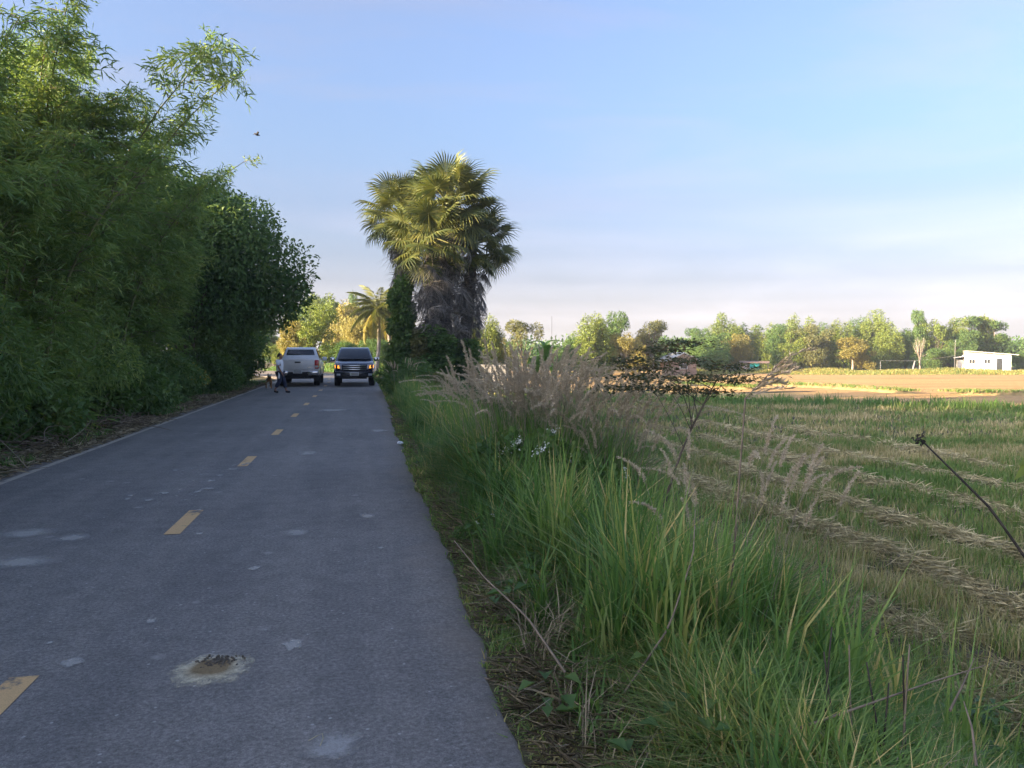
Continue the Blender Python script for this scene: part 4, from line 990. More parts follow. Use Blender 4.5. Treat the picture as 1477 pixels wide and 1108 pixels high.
bx_ = tag(poly_mesh('low_wall', [(-2.2, 0, -.2), (2.2, 0, -.2), (2.2, .2, -.2), (-2.2, .2, -.2), (-2.2, 0, .9), (2.2, 0, .85), (2.2, .2, .85), (-2.2, .2, .9)], [(3, 2, 1, 0), (4, 5, 6, 7), (0, 1, 5, 4), (1, 2, 6, 5), (2, 3, 7, 6), (3, 0, 4, 7)], m_conc, .02), 'low grey block wall left of the teal shelter', 'wall'); bx_.location = loc; bx_.rotation_euler.z = rz
loc, rz = place(690, 62); loc.z = .1
bx_ = tag(poly_mesh('canal_wall', [(-2.6, 0, -1.7), (2.2, 0, -1.7), (2.2, .3, -1.7), (-2.6, .3, -1.7), (-2.6, 0, .42), (2.2, 0, .38), (2.2, .3, .38), (-2.6, .3, .42)], [(3, 2, 1, 0), (4, 5, 6, 7), (0, 1, 5, 4), (1, 2, 6, 5), (2, 3, 7, 6), (3, 0, 4, 7)], m_conc, .03), 'low grey concrete canal wall right of the palm trunks', 'wall'); bx_.location = loc; bx_.rotation_euler.z = rz
def pole(px, ptop, D, r, m, label, name='post', cat='post', group=None, tilt=0):
    p = at(px, ptop, D); z0 = tz1(p.x, p.y); hh = p.z - z0
    return tag(obj(name, Acc().add(tube([(0, 0, -.3), (tilt * .5, 0, hh * .5), (tilt, 0, hh)], [r, r * .9, r * .8], 8, True)).mesh(name, m, True), None, (p.x, p.y, z0)), label, cat, group)
pole(682, 492, 60, .045, m_wallw, 'thin white post beside the canal wall')
pole(964, 494, 94, .05, m_palebark, 'thin pale pole left of the gabled house')
pole(943, 513, 92, .10, m_palebark, 'short pale stump post left of the gabled house')
pole(796, 456, 74, .018, m_wire, 'very thin tall mast above the banana plants', 'mast', 'mast')
pole(1316, 521, 112, .12, m_conc, 'short leaning concrete post near the leafless tree', tilt=.4)
P1 = pole(1378, 490, 113, .035, m_conc, 'thin power pole left of the white house', 'power_pole', 'pole')
P2 = pole(1270, 521, 115, .03, m_conc, 'short power pole behind the yellow weeds', 'power_pole', 'pole')
a, b = np.array(at(1378, 513, 113)), np.array(at(1270, 520, 115)); u = np.linspace(0, 1, 12)[:, None]
tag(obj('overhead_wire', Acc().add(tube(a + (b - a) * u + np.array([0, 0, -1.0]) * np.sin(u * 3.14159) * .35, .012, 4)).mesh('overhead_wire', m_conc)), 'sagging overhead wire between the two thin poles', 'wire')

# ------------------------------------------------------------------ pickups
def ring_pts(cy, cz, r, a0, a1, n):
    return [(cy + r * math.cos(a0 + (a1 - a0) * k / n), cz + r * math.sin(a0 + (a1 - a0) * k / n)) for k in range(n + 1)]
def prism(name, prof, hw, m, parent, bevel=.03):
    """side profile (y,z) pulled across the width; hw(y,z) = half width there"""
    n = len(prof); V_ = [(-hw(y, z), y, z) for y, z in prof] + [(hw(y, z), y, z) for y, z in prof]
    F_ = [tuple(range(n)), tuple(range(2 * n - 1, n - 1, -1))] + [(k, k + n, (k + 1) % n + n, (k + 1) % n) for k in range(n)]
    return poly_mesh(name, V_, F_, m, bevel, True, parent)
def quad_panel(name, pts, m, parent, th=.012, bevel=0.0):
    P = [Vector(p_) for p_ in pts]; nn = (P[1] - P[0]).cross(P[2] - P[0]).normalized() * th; n = len(P)
    V_ = [tuple(p_) for p_ in P] + [tuple(p_ + nn) for p_ in P]
    return poly_mesh(name, V_, [tuple(range(n - 1, -1, -1)), tuple(range(n, 2 * n))] + [(k, (k + 1) % n, (k + 1) % n + n, k + n) for k in range(n)], m, bevel, bevel > 0, parent)
def wheel(parent, x, y, r=.39, wdt=.26):
    def lathe(prof, k=28):
        V_, F_ = [], []
        for (px_, rr) in prof:
            for j in range(k): a_ = j * 2 * math.pi / k; V_.append((px_, rr * math.cos(a_), rr * math.sin(a_)))
        for i_ in range(len(prof) - 1):
            for j in range(k): F_.append((i_ * k + j, i_ * k + (j + 1) % k, (i_ + 1) * k + (j + 1) % k, (i_ + 1) * k + j))
        return V_, F_
    h2 = wdt / 2
    V_, F_ = lathe([(-h2 * .8, r * .62), (-h2, r * .75), (-h2, r * .9), (-h2 * .8, r), (h2 * .8, r), (h2, r * .9), (h2, r * .75), (h2 * .8, r * .62)])
    t = poly_mesh('wheel', V_, F_, m_tyre, 0, True, parent); t.location = (x, y, r)
    for p_ in t.data.polygons: p_.use_smooth = True
    V_, F_ = lathe([(-h2 * .7, .02), (-h2 * .75, r * .2), (-h2 * .45, r * .3), (-h2 * .5, r * .55), (-h2 * .82, r * .64), (h2 * .82, r * .64), (h2 * .5, r * .55), (h2 * .45, r * .3), (h2 * .75, r * .2), (h2 * .7, .02)])
    poly_mesh('rim', V_, F_, m_rim, 0, False, t)
    A_ = Acc()
    for k in range(6):
        a_ = k * math.pi / 3; rot = np.array(Matrix.Rotation(a_, 3, 'X'))
        for s in (-1, 1):
            b_ = box(min(s * h2 * .62, s * h2 * .8), max(s * h2 * .62, s * h2 * .8), -.03, .03, r * .15, r * .63); A_.add((b_[0] @ rot.T, b_[1]))
    obj('spokes', A_.mesh('spokes', m_rim), t)
def pickup(label, loc, rz, paint, roof_paint, lit):
    t = thing('pickup_truck', label, 'pickup truck', loc, rz)
    hw = lambda y, z: (.925 - .05 * max(0, (z - .95)) / .3 - .03 * max(0, .6 - z) / .2) * (1 - .10 * max(0, (y - 4.75)) / .5)
    arch = lambda cy: list(reversed(ring_pts(cy, .40, .47, R(12), R(168), 10)))
    low = [(.12, .52), (.70, .48)] + arch(1.22) + [(1.75, .44), (3.80, .44)] + arch(4.32) + [(4.86, .46), (5.22, .50), (5.28, .70), (5.24, .96), (5.08, 1.06), (4.0, 1.165), (1.72, 1.20), (1.70, .80), (.28, .80), (.28, 1.24), (.10, 1.24)]
    low = [p_ for p_ in low]
    prism('body', low, hw, paint, t, .035)
    # bed sides and floor of the load bed
    for s in (-1, 1):
        bx('bed_side', (min(s * .80, s * .905), max(s * .80, s * .905), .10, 1.74, .82, 1.24), paint, t, .03)
    bx('bed_liner', (-.79, .79, .29, 1.69, .79, .84), m_blackp, t)
    # cab
    cw = lambda y, z: .872 - .215 * max(0, (z - 1.14)) / .62
    prism('cab', [(1.72, 1.14), (4.06, 1.14), (3.98, 1.19), (3.22, 1.72), (2.95, 1.775), (2.2, 1.78), (1.98, 1.73), (1.76, 1.28)], cw, roof_paint, t, .05)
    bx('cab_rear_wall', (-.85, .85, 1.70, 1.735, .80, 1.25), paint, t)
    quad_panel('rear_window', [(-.70, 1.795, 1.30), (.70, 1.795, 1.30), (.58, 1.965, 1.67), (-.58, 1.965, 1.67)], m_glass, t, .02, .01)
    quad_panel('windscreen', [(.77, 4.00, 1.205), (-.77, 4.00, 1.205), (-.615, 3.29, 1.70), (.615, 3.29, 1.70)], m_glass, t, .025, .01)
    for s in (-1, 1):
        for (ya, yb, yc_, yd) in ((3.86, 2.98, 2.98, 3.22), (2.90, 1.98, 2.12, 2.90)):
            pts = [(s * .872, ya, 1.20), (s * .872, yb, 1.20), (s * .695, yc_, 1.68), (s * .695, yd, 1.68)]
            quad_panel('side_window', pts if s < 0 else pts[::-1], m_glass, t, .015)
        bx('door_handle', (min(s * .90, s * .93), max(s * .90, s * .93), 2.95, 3.13, 1.0, 1.035), m_chrome, t, .008)
        mir = bx('wing_mirror', (min(s * .90, s * 1.13), max(s * .90, s * 1.13), 3.70, 3.86, 1.13, 1.31), m_chrome if lit else paint, t, .04)
        for (cy) in (1.22, 4.32): wheel(t, s * .78, cy)
        bx('mud_flap', (min(s * .66, s * .88), max(s * .66, s * .88), .70, .72, .22, .55), m_blackp, t)
    bx('chassis', (-.55, .55, .35, 4.9, .34, .56), m_blackp, t)
    bx('axle', (-.66, .66, 1.15, 1.29, .32, .46), m_blackp, t)
    # tail: tailgate, lamps, bumper, plate
    tg = bx('tailgate', (-.735, .735, .055, .16, .76, 1.255), paint, t, .03)
    bx('handle', (-.13, .13, .035, .08, 1.07, 1.13), m_blackp, tg, .01)
    bx('badge', (.40, .62, .04, .06, .84, .865), m_chrome, tg); 
    bx('crease', (-.70, .70, .044, .06, .985, 1.0), paint, tg, .004)
    for s in (-1, 1):
        tl = bx('tail_light', (min(s * .745, s * .925), max(s * .745, s * .925), .06, .30, .80, 1.20), m_red, t, .03)
        bx('reverse_lamp', (min(s * .765, s * .90), max(s * .765, s * .90), .045, .07, .86, .95), m_lampglass, tl)
        bx('rear_bumper_end', (min(s * .42, s * .90), max(s * .42, s * .90), -.06, .22, .56, .70), m_chrome, t, .03)
    bx('rear_bumper', (-.46, .46, -.04, .2, .50, .66), m_blackp, t, .02)
    rp_ = bx('rear_plate', (-.20, .20, -.065, -.045, .60, .76), m_plate, t, .006)
    for z_ in (.645, .70): bx('print', (-.15, .15, -.068, -.064, z_, z_ + .025), m_ink, rp_)
    bx('tow_bar', (-.30, .30, .02, .12, .38, .48), m_blackp, t, .02)
    # nose: grille, lamps, bumper, plate
    bx('front_bumper', (-.86, .86, 5.16, 5.40, .42, .70), paint, t, .05)
    bx('lower_intake', (-.58, .58, 5.385, 5.41, .45, .56), m_blackp, t)
    gr = bx('grille', (-.52, .52, 5.20, 5.31, .72, .985), m_blackp, t, .015)
    for z_ in (.755, .84, .925): bx('slat', (-.50, .50, 5.30, 5.335, z_, z_ + .038), m_chrome, gr, .008)
    for s in (-1, 1):
        pts = [(s * .54, 5.27, .76), (s * .86, 5.12, .80), (s * .885, 5.02, 1.02), (s * .56, 5.235, .985)]
        hl = quad_panel('headlight', pts if s < 0 else pts[::-1], m_lampglass, t, .05, .012)
        pts = [(s * .66, 5.275, .82), (s * .85, 5.18, .84), (s * .86, 5.12, .97), (s * .68, 5.235, .95)]
        quad_panel('indicator', pts if s < 0 else pts[::-1], m_amber if lit else m_lampglass, hl, .03)
        bx('fog_lamp', (min(s * .62, s * .78), max(s * .62, s * .78), 5.385, 5.42, .50, .59), m_lampglass, t, .01)
    fp = bx('front_plate', (-.20, .20, 5.40, 5.425, .50, .65), m_plate, t, .006)
    for z_ in (.54, .59): bx('print', (-.15, .15, 5.423, 5.428, z_, z_ + .022), m_ink, fp)
    for s in (-1, 1):
        bx('wiper', (min(s * .05, s * .6), max(s * .05, s * .6), 3.99, 4.02, 1.225, 1.24), m_blackp, t)
    return t
pickup('white pickup truck stopped in the left lane, seen from behind', (-2.88, 36.3, 0), 0, m_white, m_white, False)
m_blueroof = mat('dark_blue_roof', (.03, .04, .06), .2, var=.1, coat=1)
pickup('dark blue pickup truck facing the camera with amber indicators lit', (-.36, 41.1, 0), math.pi, m_blue, m_blueroof, True)

# ------------------------------------------------------------------ people and animals (skin modifier bodies)
def skin_obj(name, verts, edges, radii, m, parent=None, sub=2, root=0):
    me = bpy.data.meshes.new(name); me.from_pydata(verts, edges, []); me.update(); me.materials.append(m)
    o = obj(name, me, parent); sk = o.modifiers.new('skin', 'SKIN'); sk.use_smooth_shade = True
    d = me.skin_vertices[0].data
    for k, r in enumerate(radii): d[k].radius = r if isinstance(r, tuple) else (r, r)
    for k in range(len(verts)): d[k].use_root = (k == root)
    s = o.modifiers.new('subdivision', 'SUBSURF'); s.levels = sub; s.render_levels = sub
    return o
def chain(*names): return list(zip(names[:-1], names[1:]))
def skin_from(name, J, chains, m, parent, sub=2):
    keys = list(J); idx = {k: i_ for i_, k in enumerate(keys)}
    E = [(idx[a], idx[b]) for c in chains for a, b in chain(*c)]
    return skin_obj(name, [J[k][0] for k in keys], E, [J[k][1] for k in keys], m, parent, sub)
def person(label, loc, rz, shirt, trousers, scale=1.0):
    """walks towards local +x; y is the body's left"""
    t = thing('person', label, 'person', loc, rz, None, scale)
    J = {'pel': ((0, 0, .82), .10), 'sp': ((.0, 0, .97), .095), 'ch': ((.0, 0, 1.13), .105), 'nk': ((.015, 0, 1.265), .042), 'jaw': ((.045, 0, 1.325), .052), 'hd': ((.04, 0, 1.40), .078), 'top': ((.03, 0, 1.455), .056), 'nose': ((.128, 0, 1.375), .012)}
    ch = [('pel', 'sp', 'ch', 'nk', 'jaw', 'hd', 'top'), ('hd', 'nose')]
    for s, n_, kx, kz, ax, az_, tx in ((1, 'l', .13, .45, .20, .085, .34), (-1, 'r', .02, .44, -.17, .11, -.05)):
        J['hip' + n_] = ((0, s * .085, .77), .085); J['kn' + n_] = ((kx, s * .09, kz), .055); J['an' + n_] = ((ax, s * .09, az_), .036); J['toe' + n_] = ((tx, s * .095, .035), .03)
        ch.append(('pel', 'hip' + n_, 'kn' + n_, 'an' + n_, 'toe' + n_))
        sw = -s
        J['sh' + n_] = ((0, s * .165, 1.20), .05); J['el' + n_] = ((sw * .05 - .02, s * .225, .97), .038); J['wr' + n_] = ((sw * .13 + .03, s * .235, .77), .027); J['pm' + n_] = ((sw * .15 + .04, s * .235, .71), .03)
        ch.append(('ch', 'sh' + n_, 'el' + n_, 'wr' + n_, 'pm' + n_))
        for f_, (dy, ln) in enumerate(((-.026, .060), (-.009, .070), (.009, .066), (.026, .052))):
            k = f'{n_}f{f_}'; bx0 = sw * .155 + .045
            J[k + 'a'] = ((bx0 + .006, s * .235 + dy, .675), .009); J[k + 'b'] = ((bx0 + .012, s * .23 + dy, .675 - ln * .6), .008); J[k + 'c'] = ((bx0 + .002, s * .222 + dy, .675 - ln), .007)
            ch.append(('pm' + n_, k + 'a', k + 'b', k + 'c'))
        J[n_ + 'ta'] = ((sw * .14 + .075, s * .225, .70), .010); J[n_ + 'tb'] = ((sw * .14 + .092, s * .215, .665), .008)
        ch.append(('pm' + n_, n_ + 'ta', n_ + 'tb'))
    skin_from('body', J, ch, m_skin, t)
    S = {'a': ((0, 0, .74), (.15, .17)), 'b': ((0, 0, .90), (.125, .15)), 'c': ((0, 0, 1.10), (.125, .155)), 'd': ((.005, 0, 1.235), (.075, .10)), 'sl': ((0, .175, 1.195), .072), 'el': ((-.04, .232, 1.02), .068), 'sr': ((0, -.175, 1.195), .072), 'er': ((.02, -.232, 1.02), .068)}
    skin_from('shirt', S, [('a', 'b', 'c', 'd'), ('c', 'sl', 'el'), ('c', 'sr', 'er')], shirt, t)
    Q = {'p': ((0, 0, .80), (.13, .14)), 'hl': ((.01, .085, .72), .105), 'kl': ((.125, .09, .45), .085), 'al': ((.185, .09, .17), .07), 'hr': ((0, -.085, .72), .105), 'kr': ((.02, -.09, .44), .085), 'ar': ((-.13, -.09, .20), .07)}
    skin_from('trousers', Q, [('p', 'hl', 'kl', 'al'), ('p', 'hr', 'kr', 'ar')], trousers, t)
    Hh = {'a': ((-.01, 0, 1.36), .07), 'b': ((.0, 0, 1.43), .088), 'c': ((.035, 0, 1.475), .062), 'bun': ((-.10, 0, 1.37), .045)}
    skin_from('hair', Hh, [('a', 'b', 'c'), ('a', 'bun')], m_hair, t)
    for s in (-1, 1):
        bm = bmesh.new(); bmesh.ops.create_uvsphere(bm, u_segments=8, v_segments=6, radius=.011); me = bpy.data.meshes.new('eye'); bm.to_mesh(me); bm.free(); me.materials.append(m_hair)
        obj('eye', me, t, (.108, s * .03, 1.40))
    bx('mouth', (.10, .112, -.022, .022, 1.335, 1.343), m_rust, t)
    for n_ in 'lr':
        a = J['an' + n_][0]; e = J['toe' + n_][0]
        K = {'h': ((a[0] - .03, a[1], a[2] - .035), .04), 'm': (((a[0] + e[0]) / 2, a[1], .045 + .2 * max(0, a[2] - .09)), .042), 't': ((e[0] + .02, e[1], .035), .035)}
        skin_from('shoe', K, [('h', 'm', 't')], m_shoe, t)
    return t
p = at(404, 567, 29.9)
w_ = person('woman in white patterned shirt and navy trousers walking across the left lane', (p.x, p.y, .0), -.25, m_shirt, m_jeans, 1.03)
bagp = tag(skin_obj('cloth', [(0, 0, 0), (.02, 0, -.12), (0, 0, -.25)], [(0, 1), (1, 2)], [.02, .035, .05], m_litter), 'white cloth hanging from the walking woman\'s hand', 'cloth')
bagp.location = (p.x - .02, p.y - .28, .80)
def dog(label, loc, rz):
    t = thing('dog', label, 'dog', loc, rz)
    J = {'hip': ((-.24, 0, .41), .085), 'belly': ((-.04, 0, .40), .083), 'chest': ((.16, 0, .39), .11), 'nk': ((.26, 0, .48), .07), 'hd': ((.34, 0, .56), .066), 'mz': ((.42, 0, .535), .036), 'ns': ((.465, 0, .53), .024),
         't1': ((-.34, 0, .48), .025), 't2': ((-.40, 0, .57), .022), 't3': ((-.36, 0, .63), .014)}
    ch = [('belly', 'hip', 't1', 't2', 't3'), ('belly', 'chest', 'nk', 'hd', 'mz', 'ns')]
    for s, n_ in ((1, 'l'), (-1, 'r')):
        J['fs' + n_] = ((.18, s * .075, .31), .045); J['fe' + n_] = ((.16, s * .08, .20), .028); J['fw' + n_] = ((.18, s * .08, .09), .022); J['fp' + n_] = ((.205, s * .08, .025), .026)
        ch.append(('chest', 'fs' + n_, 'fe' + n_, 'fw' + n_, 'fp' + n_))
        J['hk' + n_] = ((-.18, s * .085, .27), .045); J['hh' + n_] = ((-.30, s * .085, .145), .022); J['hp' + n_] = ((-.27, s * .085, .025), .026)
        ch.append(('hip', 'hk' + n_, 'hh' + n_, 'hp' + n_))
        J['er' + n_] = ((.315, s * .055, .635), .018); J['ep' + n_] = ((.32, s * .075, .675), .008)
        ch.append(('hd', 'er' + n_, 'ep' + n_))
    skin_from('body', J, ch, m_fur, t)
    for s in (-1, 1): bx('eye', (.39, .405, s * .03 - .008, s * .03 + .008, .565, .58), m_hair, t, .003)
    bx('nose', (.475, .495, -.014, .014, .525, .545), m_hair, t, .005)
    return t
p = at(388, 561, 33.0); dog('small brown and white dog standing behind the walking woman', (p.x, p.y, 0), -1.35)
def scooter(label, rlabel, px, D, rz):
    p_ = at(px, 520, D); z0 = tz1(p_.x, p_.y); t = thing('motorbike', label, 'motorbike', (p_.x, p_.y, z0), rz)
    for x in (-.6, .6):
        an_ = np.linspace(0, 2 * math.pi, 17)
        wl = obj('wheel', Acc().add(tube(np.stack([x + .25 * np.cos(an_), 0 * an_, .29 + .25 * np.sin(an_)], 1), .045, 6)).mesh('wheel', m_tyre, True), t)
        obj('hub', Acc().add(tube([(x, -.05, .29), (x, .05, .29)], .09, 8, True)).mesh('hub', m_rim), wl)
    prism('body', [(-.55, .45), (-.2, .35), (.3, .35), (.42, .6), (.5, 1.0), (.42, 1.02), (.28, .6), (-.05, .55), (-.1, .78), (-.75, .82), (-.8, .7)], lambda y, z: .11, m_red, t, .03).rotation_euler = (0, 0, -math.pi / 2)
    bx('seat', (-.7, -.05, -.12, .12, .78, .86), m_blackp, t, .03)
    obj('handlebar', Acc().add(tube([(.38, -.33, 1.05), (.46, -.1, 1.0), (.46, .1, 1.0), (.38, .33, 1.05)], .018, 6)).mesh('handlebar', m_blackp), t)
    obj('fork', Acc().add(tube([(.6, 0, .29), (.46, 0, 1.0)], .03, 6)).mesh('fork', m_rim), t)
    bx('headlamp', (.5, .58, -.08, .08, .86, 1.0), m_lampglass, t, .02)
    r = thing('person', rlabel, 'person', (p_.x, p_.y, z0), rz)
    J = {'pel': ((-.28, 0, .90), .12), 'ch': ((-.2, 0, 1.22), .13), 'nk': ((-.17, 0, 1.40), .05), 'hd': ((-.14, 0, 1.53), .085)}
    ch = [('pel', 'ch', 'nk', 'hd')]
    for s, n_ in ((1, 'l'), (-1, 'r')):
        J['s' + n_] = ((-.18, s * .18, 1.30), .06); J['e' + n_] = ((.04, s * .26, 1.10), .045); J['h' + n_] = ((.36, s * .28, 1.07), .035)
        J['k' + n_] = ((.16, s * .14, .86), .08); J['f' + n_] = ((.10, s * .16, .42), .045); J['t' + n_] = ((.26, s * .16, .38), .035)
        ch += [('ch', 's' + n_, 'e' + n_, 'h' + n_), ('pel', 'k' + n_, 'f' + n_, 't' + n_)]
    skin_from('body', J, ch, m_skin, r, 1)
    skin_from('shirt', {'a': ((-.28, 0, .88), .15), 'b': ((-.2, 0, 1.22), .155), 'c': ((-.18, 0, 1.34), .09), 'l': ((-.15, .2, 1.27), .075), 'r': ((-.15, -.2, 1.27), .075)}, [('a', 'b', 'c'), ('b', 'l'), ('b', 'r')], m_litter, r, 1)
    skin_from('helmet', {'a': ((-.15, 0, 1.53), .115), 'b': ((-.15, 0, 1.60), .10)}, [('a', 'b')], m_red, r, 1)
scooter('red motorbike parked beyond the bend between the two pickups', 'rider in white shirt and red helmet sitting on the motorbike', 471, 88, -1.2)

# bird
p = at(371, 195, 24)
bt = thing('bird', 'small dark bird in flight against the sky right of the bamboo', 'bird', p, .6)
skin_from('body', {'a': ((-.06, 0, 0), .014), 'b': ((0, 0, 0), .028), 'c': ((.06, 0, .01), .02), 'd': ((.095, 0, .012), .006)}, [('a', 'b', 'c', 'd')], m_char, bt, 1)
for s in (-1, 1): quad_panel('wing', [(.03, s * .015, .015), (-.03, s * .015, .015), (-.05, s * .10, .085), (-.03, s * .15, .06), (.02, s * .09, .09)], m_char, bt, .004)
quad_panel('tail', [(-.06, -.01, 0), (-.06, .01, 0), (-.13, .022, -.01), (-.13, -.022, -.01)], m_char, bt, .004)

# ------------------------------------------------------------------ grass, straw, stubble (uncountable)
def in_view(X, Y, margin=.06):
    xc = X * math.cos(YAW) - Y * math.sin(YAW); D = X * math.sin(YAW) + Y * math.cos(YAW)
    return (D > .8) & (np.abs(xc) < D * (738.5 / FPX + margin) + 1.2), D
def scatter(n, x0, x1, y0, y1):
    X, Y = rng.uniform(x0, x1, n), rng.uniform(y0, y1, n); k, D = in_view(X, Y); return X[k], Y[k], D[k]
A = Acc()
def verge(n, x1, y0, y1, wmul):
    X, Y, D = scatter(n, .55, x1, y0, y1)
    d = X - edge_r(Y); cl = vnoise(X, Y, .55, 3); cl2 = vnoise(X, Y, 1.7, 4)
    keep = (rng.random(len(X)) < np.clip(-.05 + 1.9 * cl + .35 * sstep(d, 2.4, 3.2), .10, 1) * sstep(d, -.03, .15)); X, Y, D, d, cl, cl2 = (q[keep] for q in (X, Y, D, d, cl, cl2))
    hh = (.14 + .62 * sstep(d, .15, 1.0) * (1 - .6 * sstep(d, 1.9, 3.4))) * (.45 + .9 * cl2) * (.6 + .6 * rng.random(len(X))) * (.55 + .45 * sstep(Y, 3.4, 6.0))
    az = rng.random(len(X)) * 6.283; az = np.where((rng.random(len(X)) < .45) & (d > .25), 3.14 + rng.normal(size=len(X)) * .8, az)
    v = np.clip(.12 + .45 * cl2 + .22 * rng.random(len(X)) + (rng.random(len(X)) < .10) * .5 + .22 * (1 - sstep(d, .1, .6)), 0, 1)
    A.add(blades(np.stack([X, Y, tz(X, Y) - .02], 1), hh, wmul * (.006 + .006 * rng.random(len(X))), az, .3 + 1.1 * rng.random(len(X)), v))
verge(120000, 4.9, 1.2, 7, .9); verge(120000, 5.0, 7, 16, 1.35); verge(80000, 5.0, 16, 42, 2.6)
tag(obj('verge_grass', A.mesh('verge_grass', m_grass)), 'dense green roadside grass on the right verge', kind='stuff')
# longer upright blades in tufts
A = Acc(); n = 420
X, Y, D = scatter(4200, .95, 4.4, 2.0, 26)
keep = rng.random(len(X)) < .20 + .45 * vnoise(X, Y, .8, 51) * (X < 3.4); X, Y = X[keep], Y[keep]
for x, y in zip(X, Y):
    m_ = rng.integers(14, 34); h0 = rng.uniform(.5, 1.2) * (1.08 if 1.2 < x < 3.3 else .6) * (.5 if y < 3.4 else 1)
    pz = np.stack([x + rng.normal(size=m_) * .05, y + rng.normal(size=m_) * .05, np.full(m_, tz1(x, y) - .02)], 1)
    A.add(blades(pz, h0 * (.5 + .6 * rng.random(m_)), .010 + .008 * rng.random(m_), rng.random(m_) * 6.28, .1 + .8 * rng.random(m_), np.clip(rng.normal(.42, .22) + .25 * rng.random(m_) + (rng.random(m_) < .08) * .4, 0, 1)))
tag(obj('tall_grass', A.mesh('tall_grass', m_grass)), 'tall bright blades standing in the right verge', kind='stuff')
# dead grass lying along the road edge and in the sedge
A = Acc()
def thatch(n, x0, x1, y0, y1, cut, wd=.004):
    X, Y, D = scatter(n, x0, x1, y0, y1); c = vnoise(X, Y, .8, 6); k = rng.random(len(X)) < sstep(c, cut, cut + .3); X, Y = X[k], Y[k]
    d = X - edge_r(Y); k = d > .08; X, Y, d = X[k], Y[k], d[k]; m_ = len(X)
    D_ = np.stack([rng.normal(size=m_), rng.normal(size=m_), rng.normal(size=m_) * .32 + .12], 1)
    A.add(leaves(np.stack([X, Y, tz(X, Y) + .02 + .10 * rng.random(m_) * sstep(X - .7, 0, .4)], 1), D_, rng.normal(size=(m_, 3)), np.minimum(.06 + .20 * rng.random(m_) ** 1.5, d * 1.1), wd + wd * rng.random(m_), .1, .8 * rng.random(m_)))
thatch(34000, .6, 1.45, 1.4, 10, .12, .0028); thatch(24000, 1.0, 4.5, 1.4, 9, .42, .003); thatch(9000, .7, 1.3, 9, 26, .2, .006)
tag(obj('dead_grass', A.mesh('dead_grass', m_thatch)), 'dry matted grass along the right road edge', kind='stuff')
A = Acc(); n = 900
X, Y, D = scatter(9000, .85, 2.8, 2.2, 8.5); k = vnoise(X, Y, .6, 9) > .52; X, Y = X[k], Y[k]; m_ = len(X)
A.add(blades(np.stack([X, Y, tz(X, Y)], 1), .18 + .36 * rng.random(m_), .0038 + .003 * rng.random(m_), np.where(rng.random(m_) < .6, .6, 3.6) + rng.normal(size=m_) * .8, .6 + .9 * rng.random(m_), rng.random(m_)))
tag(obj('leaning_dry_grass', A.mesh('leaning_dry_grass', m_thatch)), 'pale dry grass leaning toward the road', kind='stuff')

# broad-leaved weeds near the camera
A = Acc()
X, Y, D = scatter(420, .85, 5, 1.8, 12)
for x, y in zip(X, Y):
    m_ = rng.integers(6, 14); a_ = rng.random(m_) * 6.28; z0 = tz1(x, y)
    Pq = np.stack([x + rng.normal(size=m_) * .06, y + rng.normal(size=m_) * .06, z0 + .06 + .24 * rng.random(m_)], 1)
    A.add(leaves(Pq, np.stack([np.cos(a_), np.sin(a_), .3 * rng.random(m_)], 1), np.stack([-np.sin(a_), np.cos(a_), 0 * a_], 1), .07 + .06 * rng.random(m_), .05 + .03 * rng.random(m_), .2, .2 + .5 * rng.random(m_)))
tag(obj('leafy_weeds', A.mesh('leafy_weeds', m_mid)), 'low broad-leaved weeds among the grass', kind='stuff')

# stubble field
A = Acc()
def field_edge(X):      # how far (y) the green field runs before the tan field begins
    return np.interp(X, near[:, 0], near[:, 1])
def stubble(n, x0, x1, y0, y1, wmul, hmul=1.0):
    X, Y, D = scatter(n, x0, x1, y0, y1); k = (Y < field_edge(X) + 1); X, Y, D = X[k], Y[k], D[k]
    rowp = np.min(np.abs(X[:, None] - np.array(ROW_X)[None]), 1)
    c = vnoise(X, Y, .5, 12); c2 = vnoise(X * .6, Y, 2.6, 13)
    k = rng.random(len(X)) < np.clip(.45 + 1.0 * c, 0, 1) * (.35 + .65 * sstep(rowp, .15, .5)); X, Y, c, c2 = X[k], Y[k], c[k], c2[k]; m_ = len(X)
    v = np.clip(.15 + .58 * c2 + .4 * (rng.random(m_) - .4) + .12 * (rng.random(m_) < .2), 0, 1)
    eb = sstep(Y - field_edge(X), -4.5, -1.0)
    hh = hmul * (.13 + .20 * c) * (.6 + .7 * rng.random(m_)) * (1 + 1.3 * eb); v = np.clip(v * (1 - .75 * eb), 0, 1)
    A.add(blades(np.stack([X, Y, tz(X, Y) - .02], 1), hh, wmul * (.006 + .006 * rng.random(m_)), rng.random(m_) * 6.28, .1 + .7 * rng.random(m_), v))
stubble(80000, 3.6, 13, 2, 12, 1.1); stubble(100000, 4, 24, 12, 24, 2.2, 1.05); stubble(110000, 4, 46, 22, 58, 4.5, 1.15)
tag(obj('field_stubble', A.mesh('field_stubble', m_stubble)), 'green and dry rice stubble of the near field', kind='stuff')
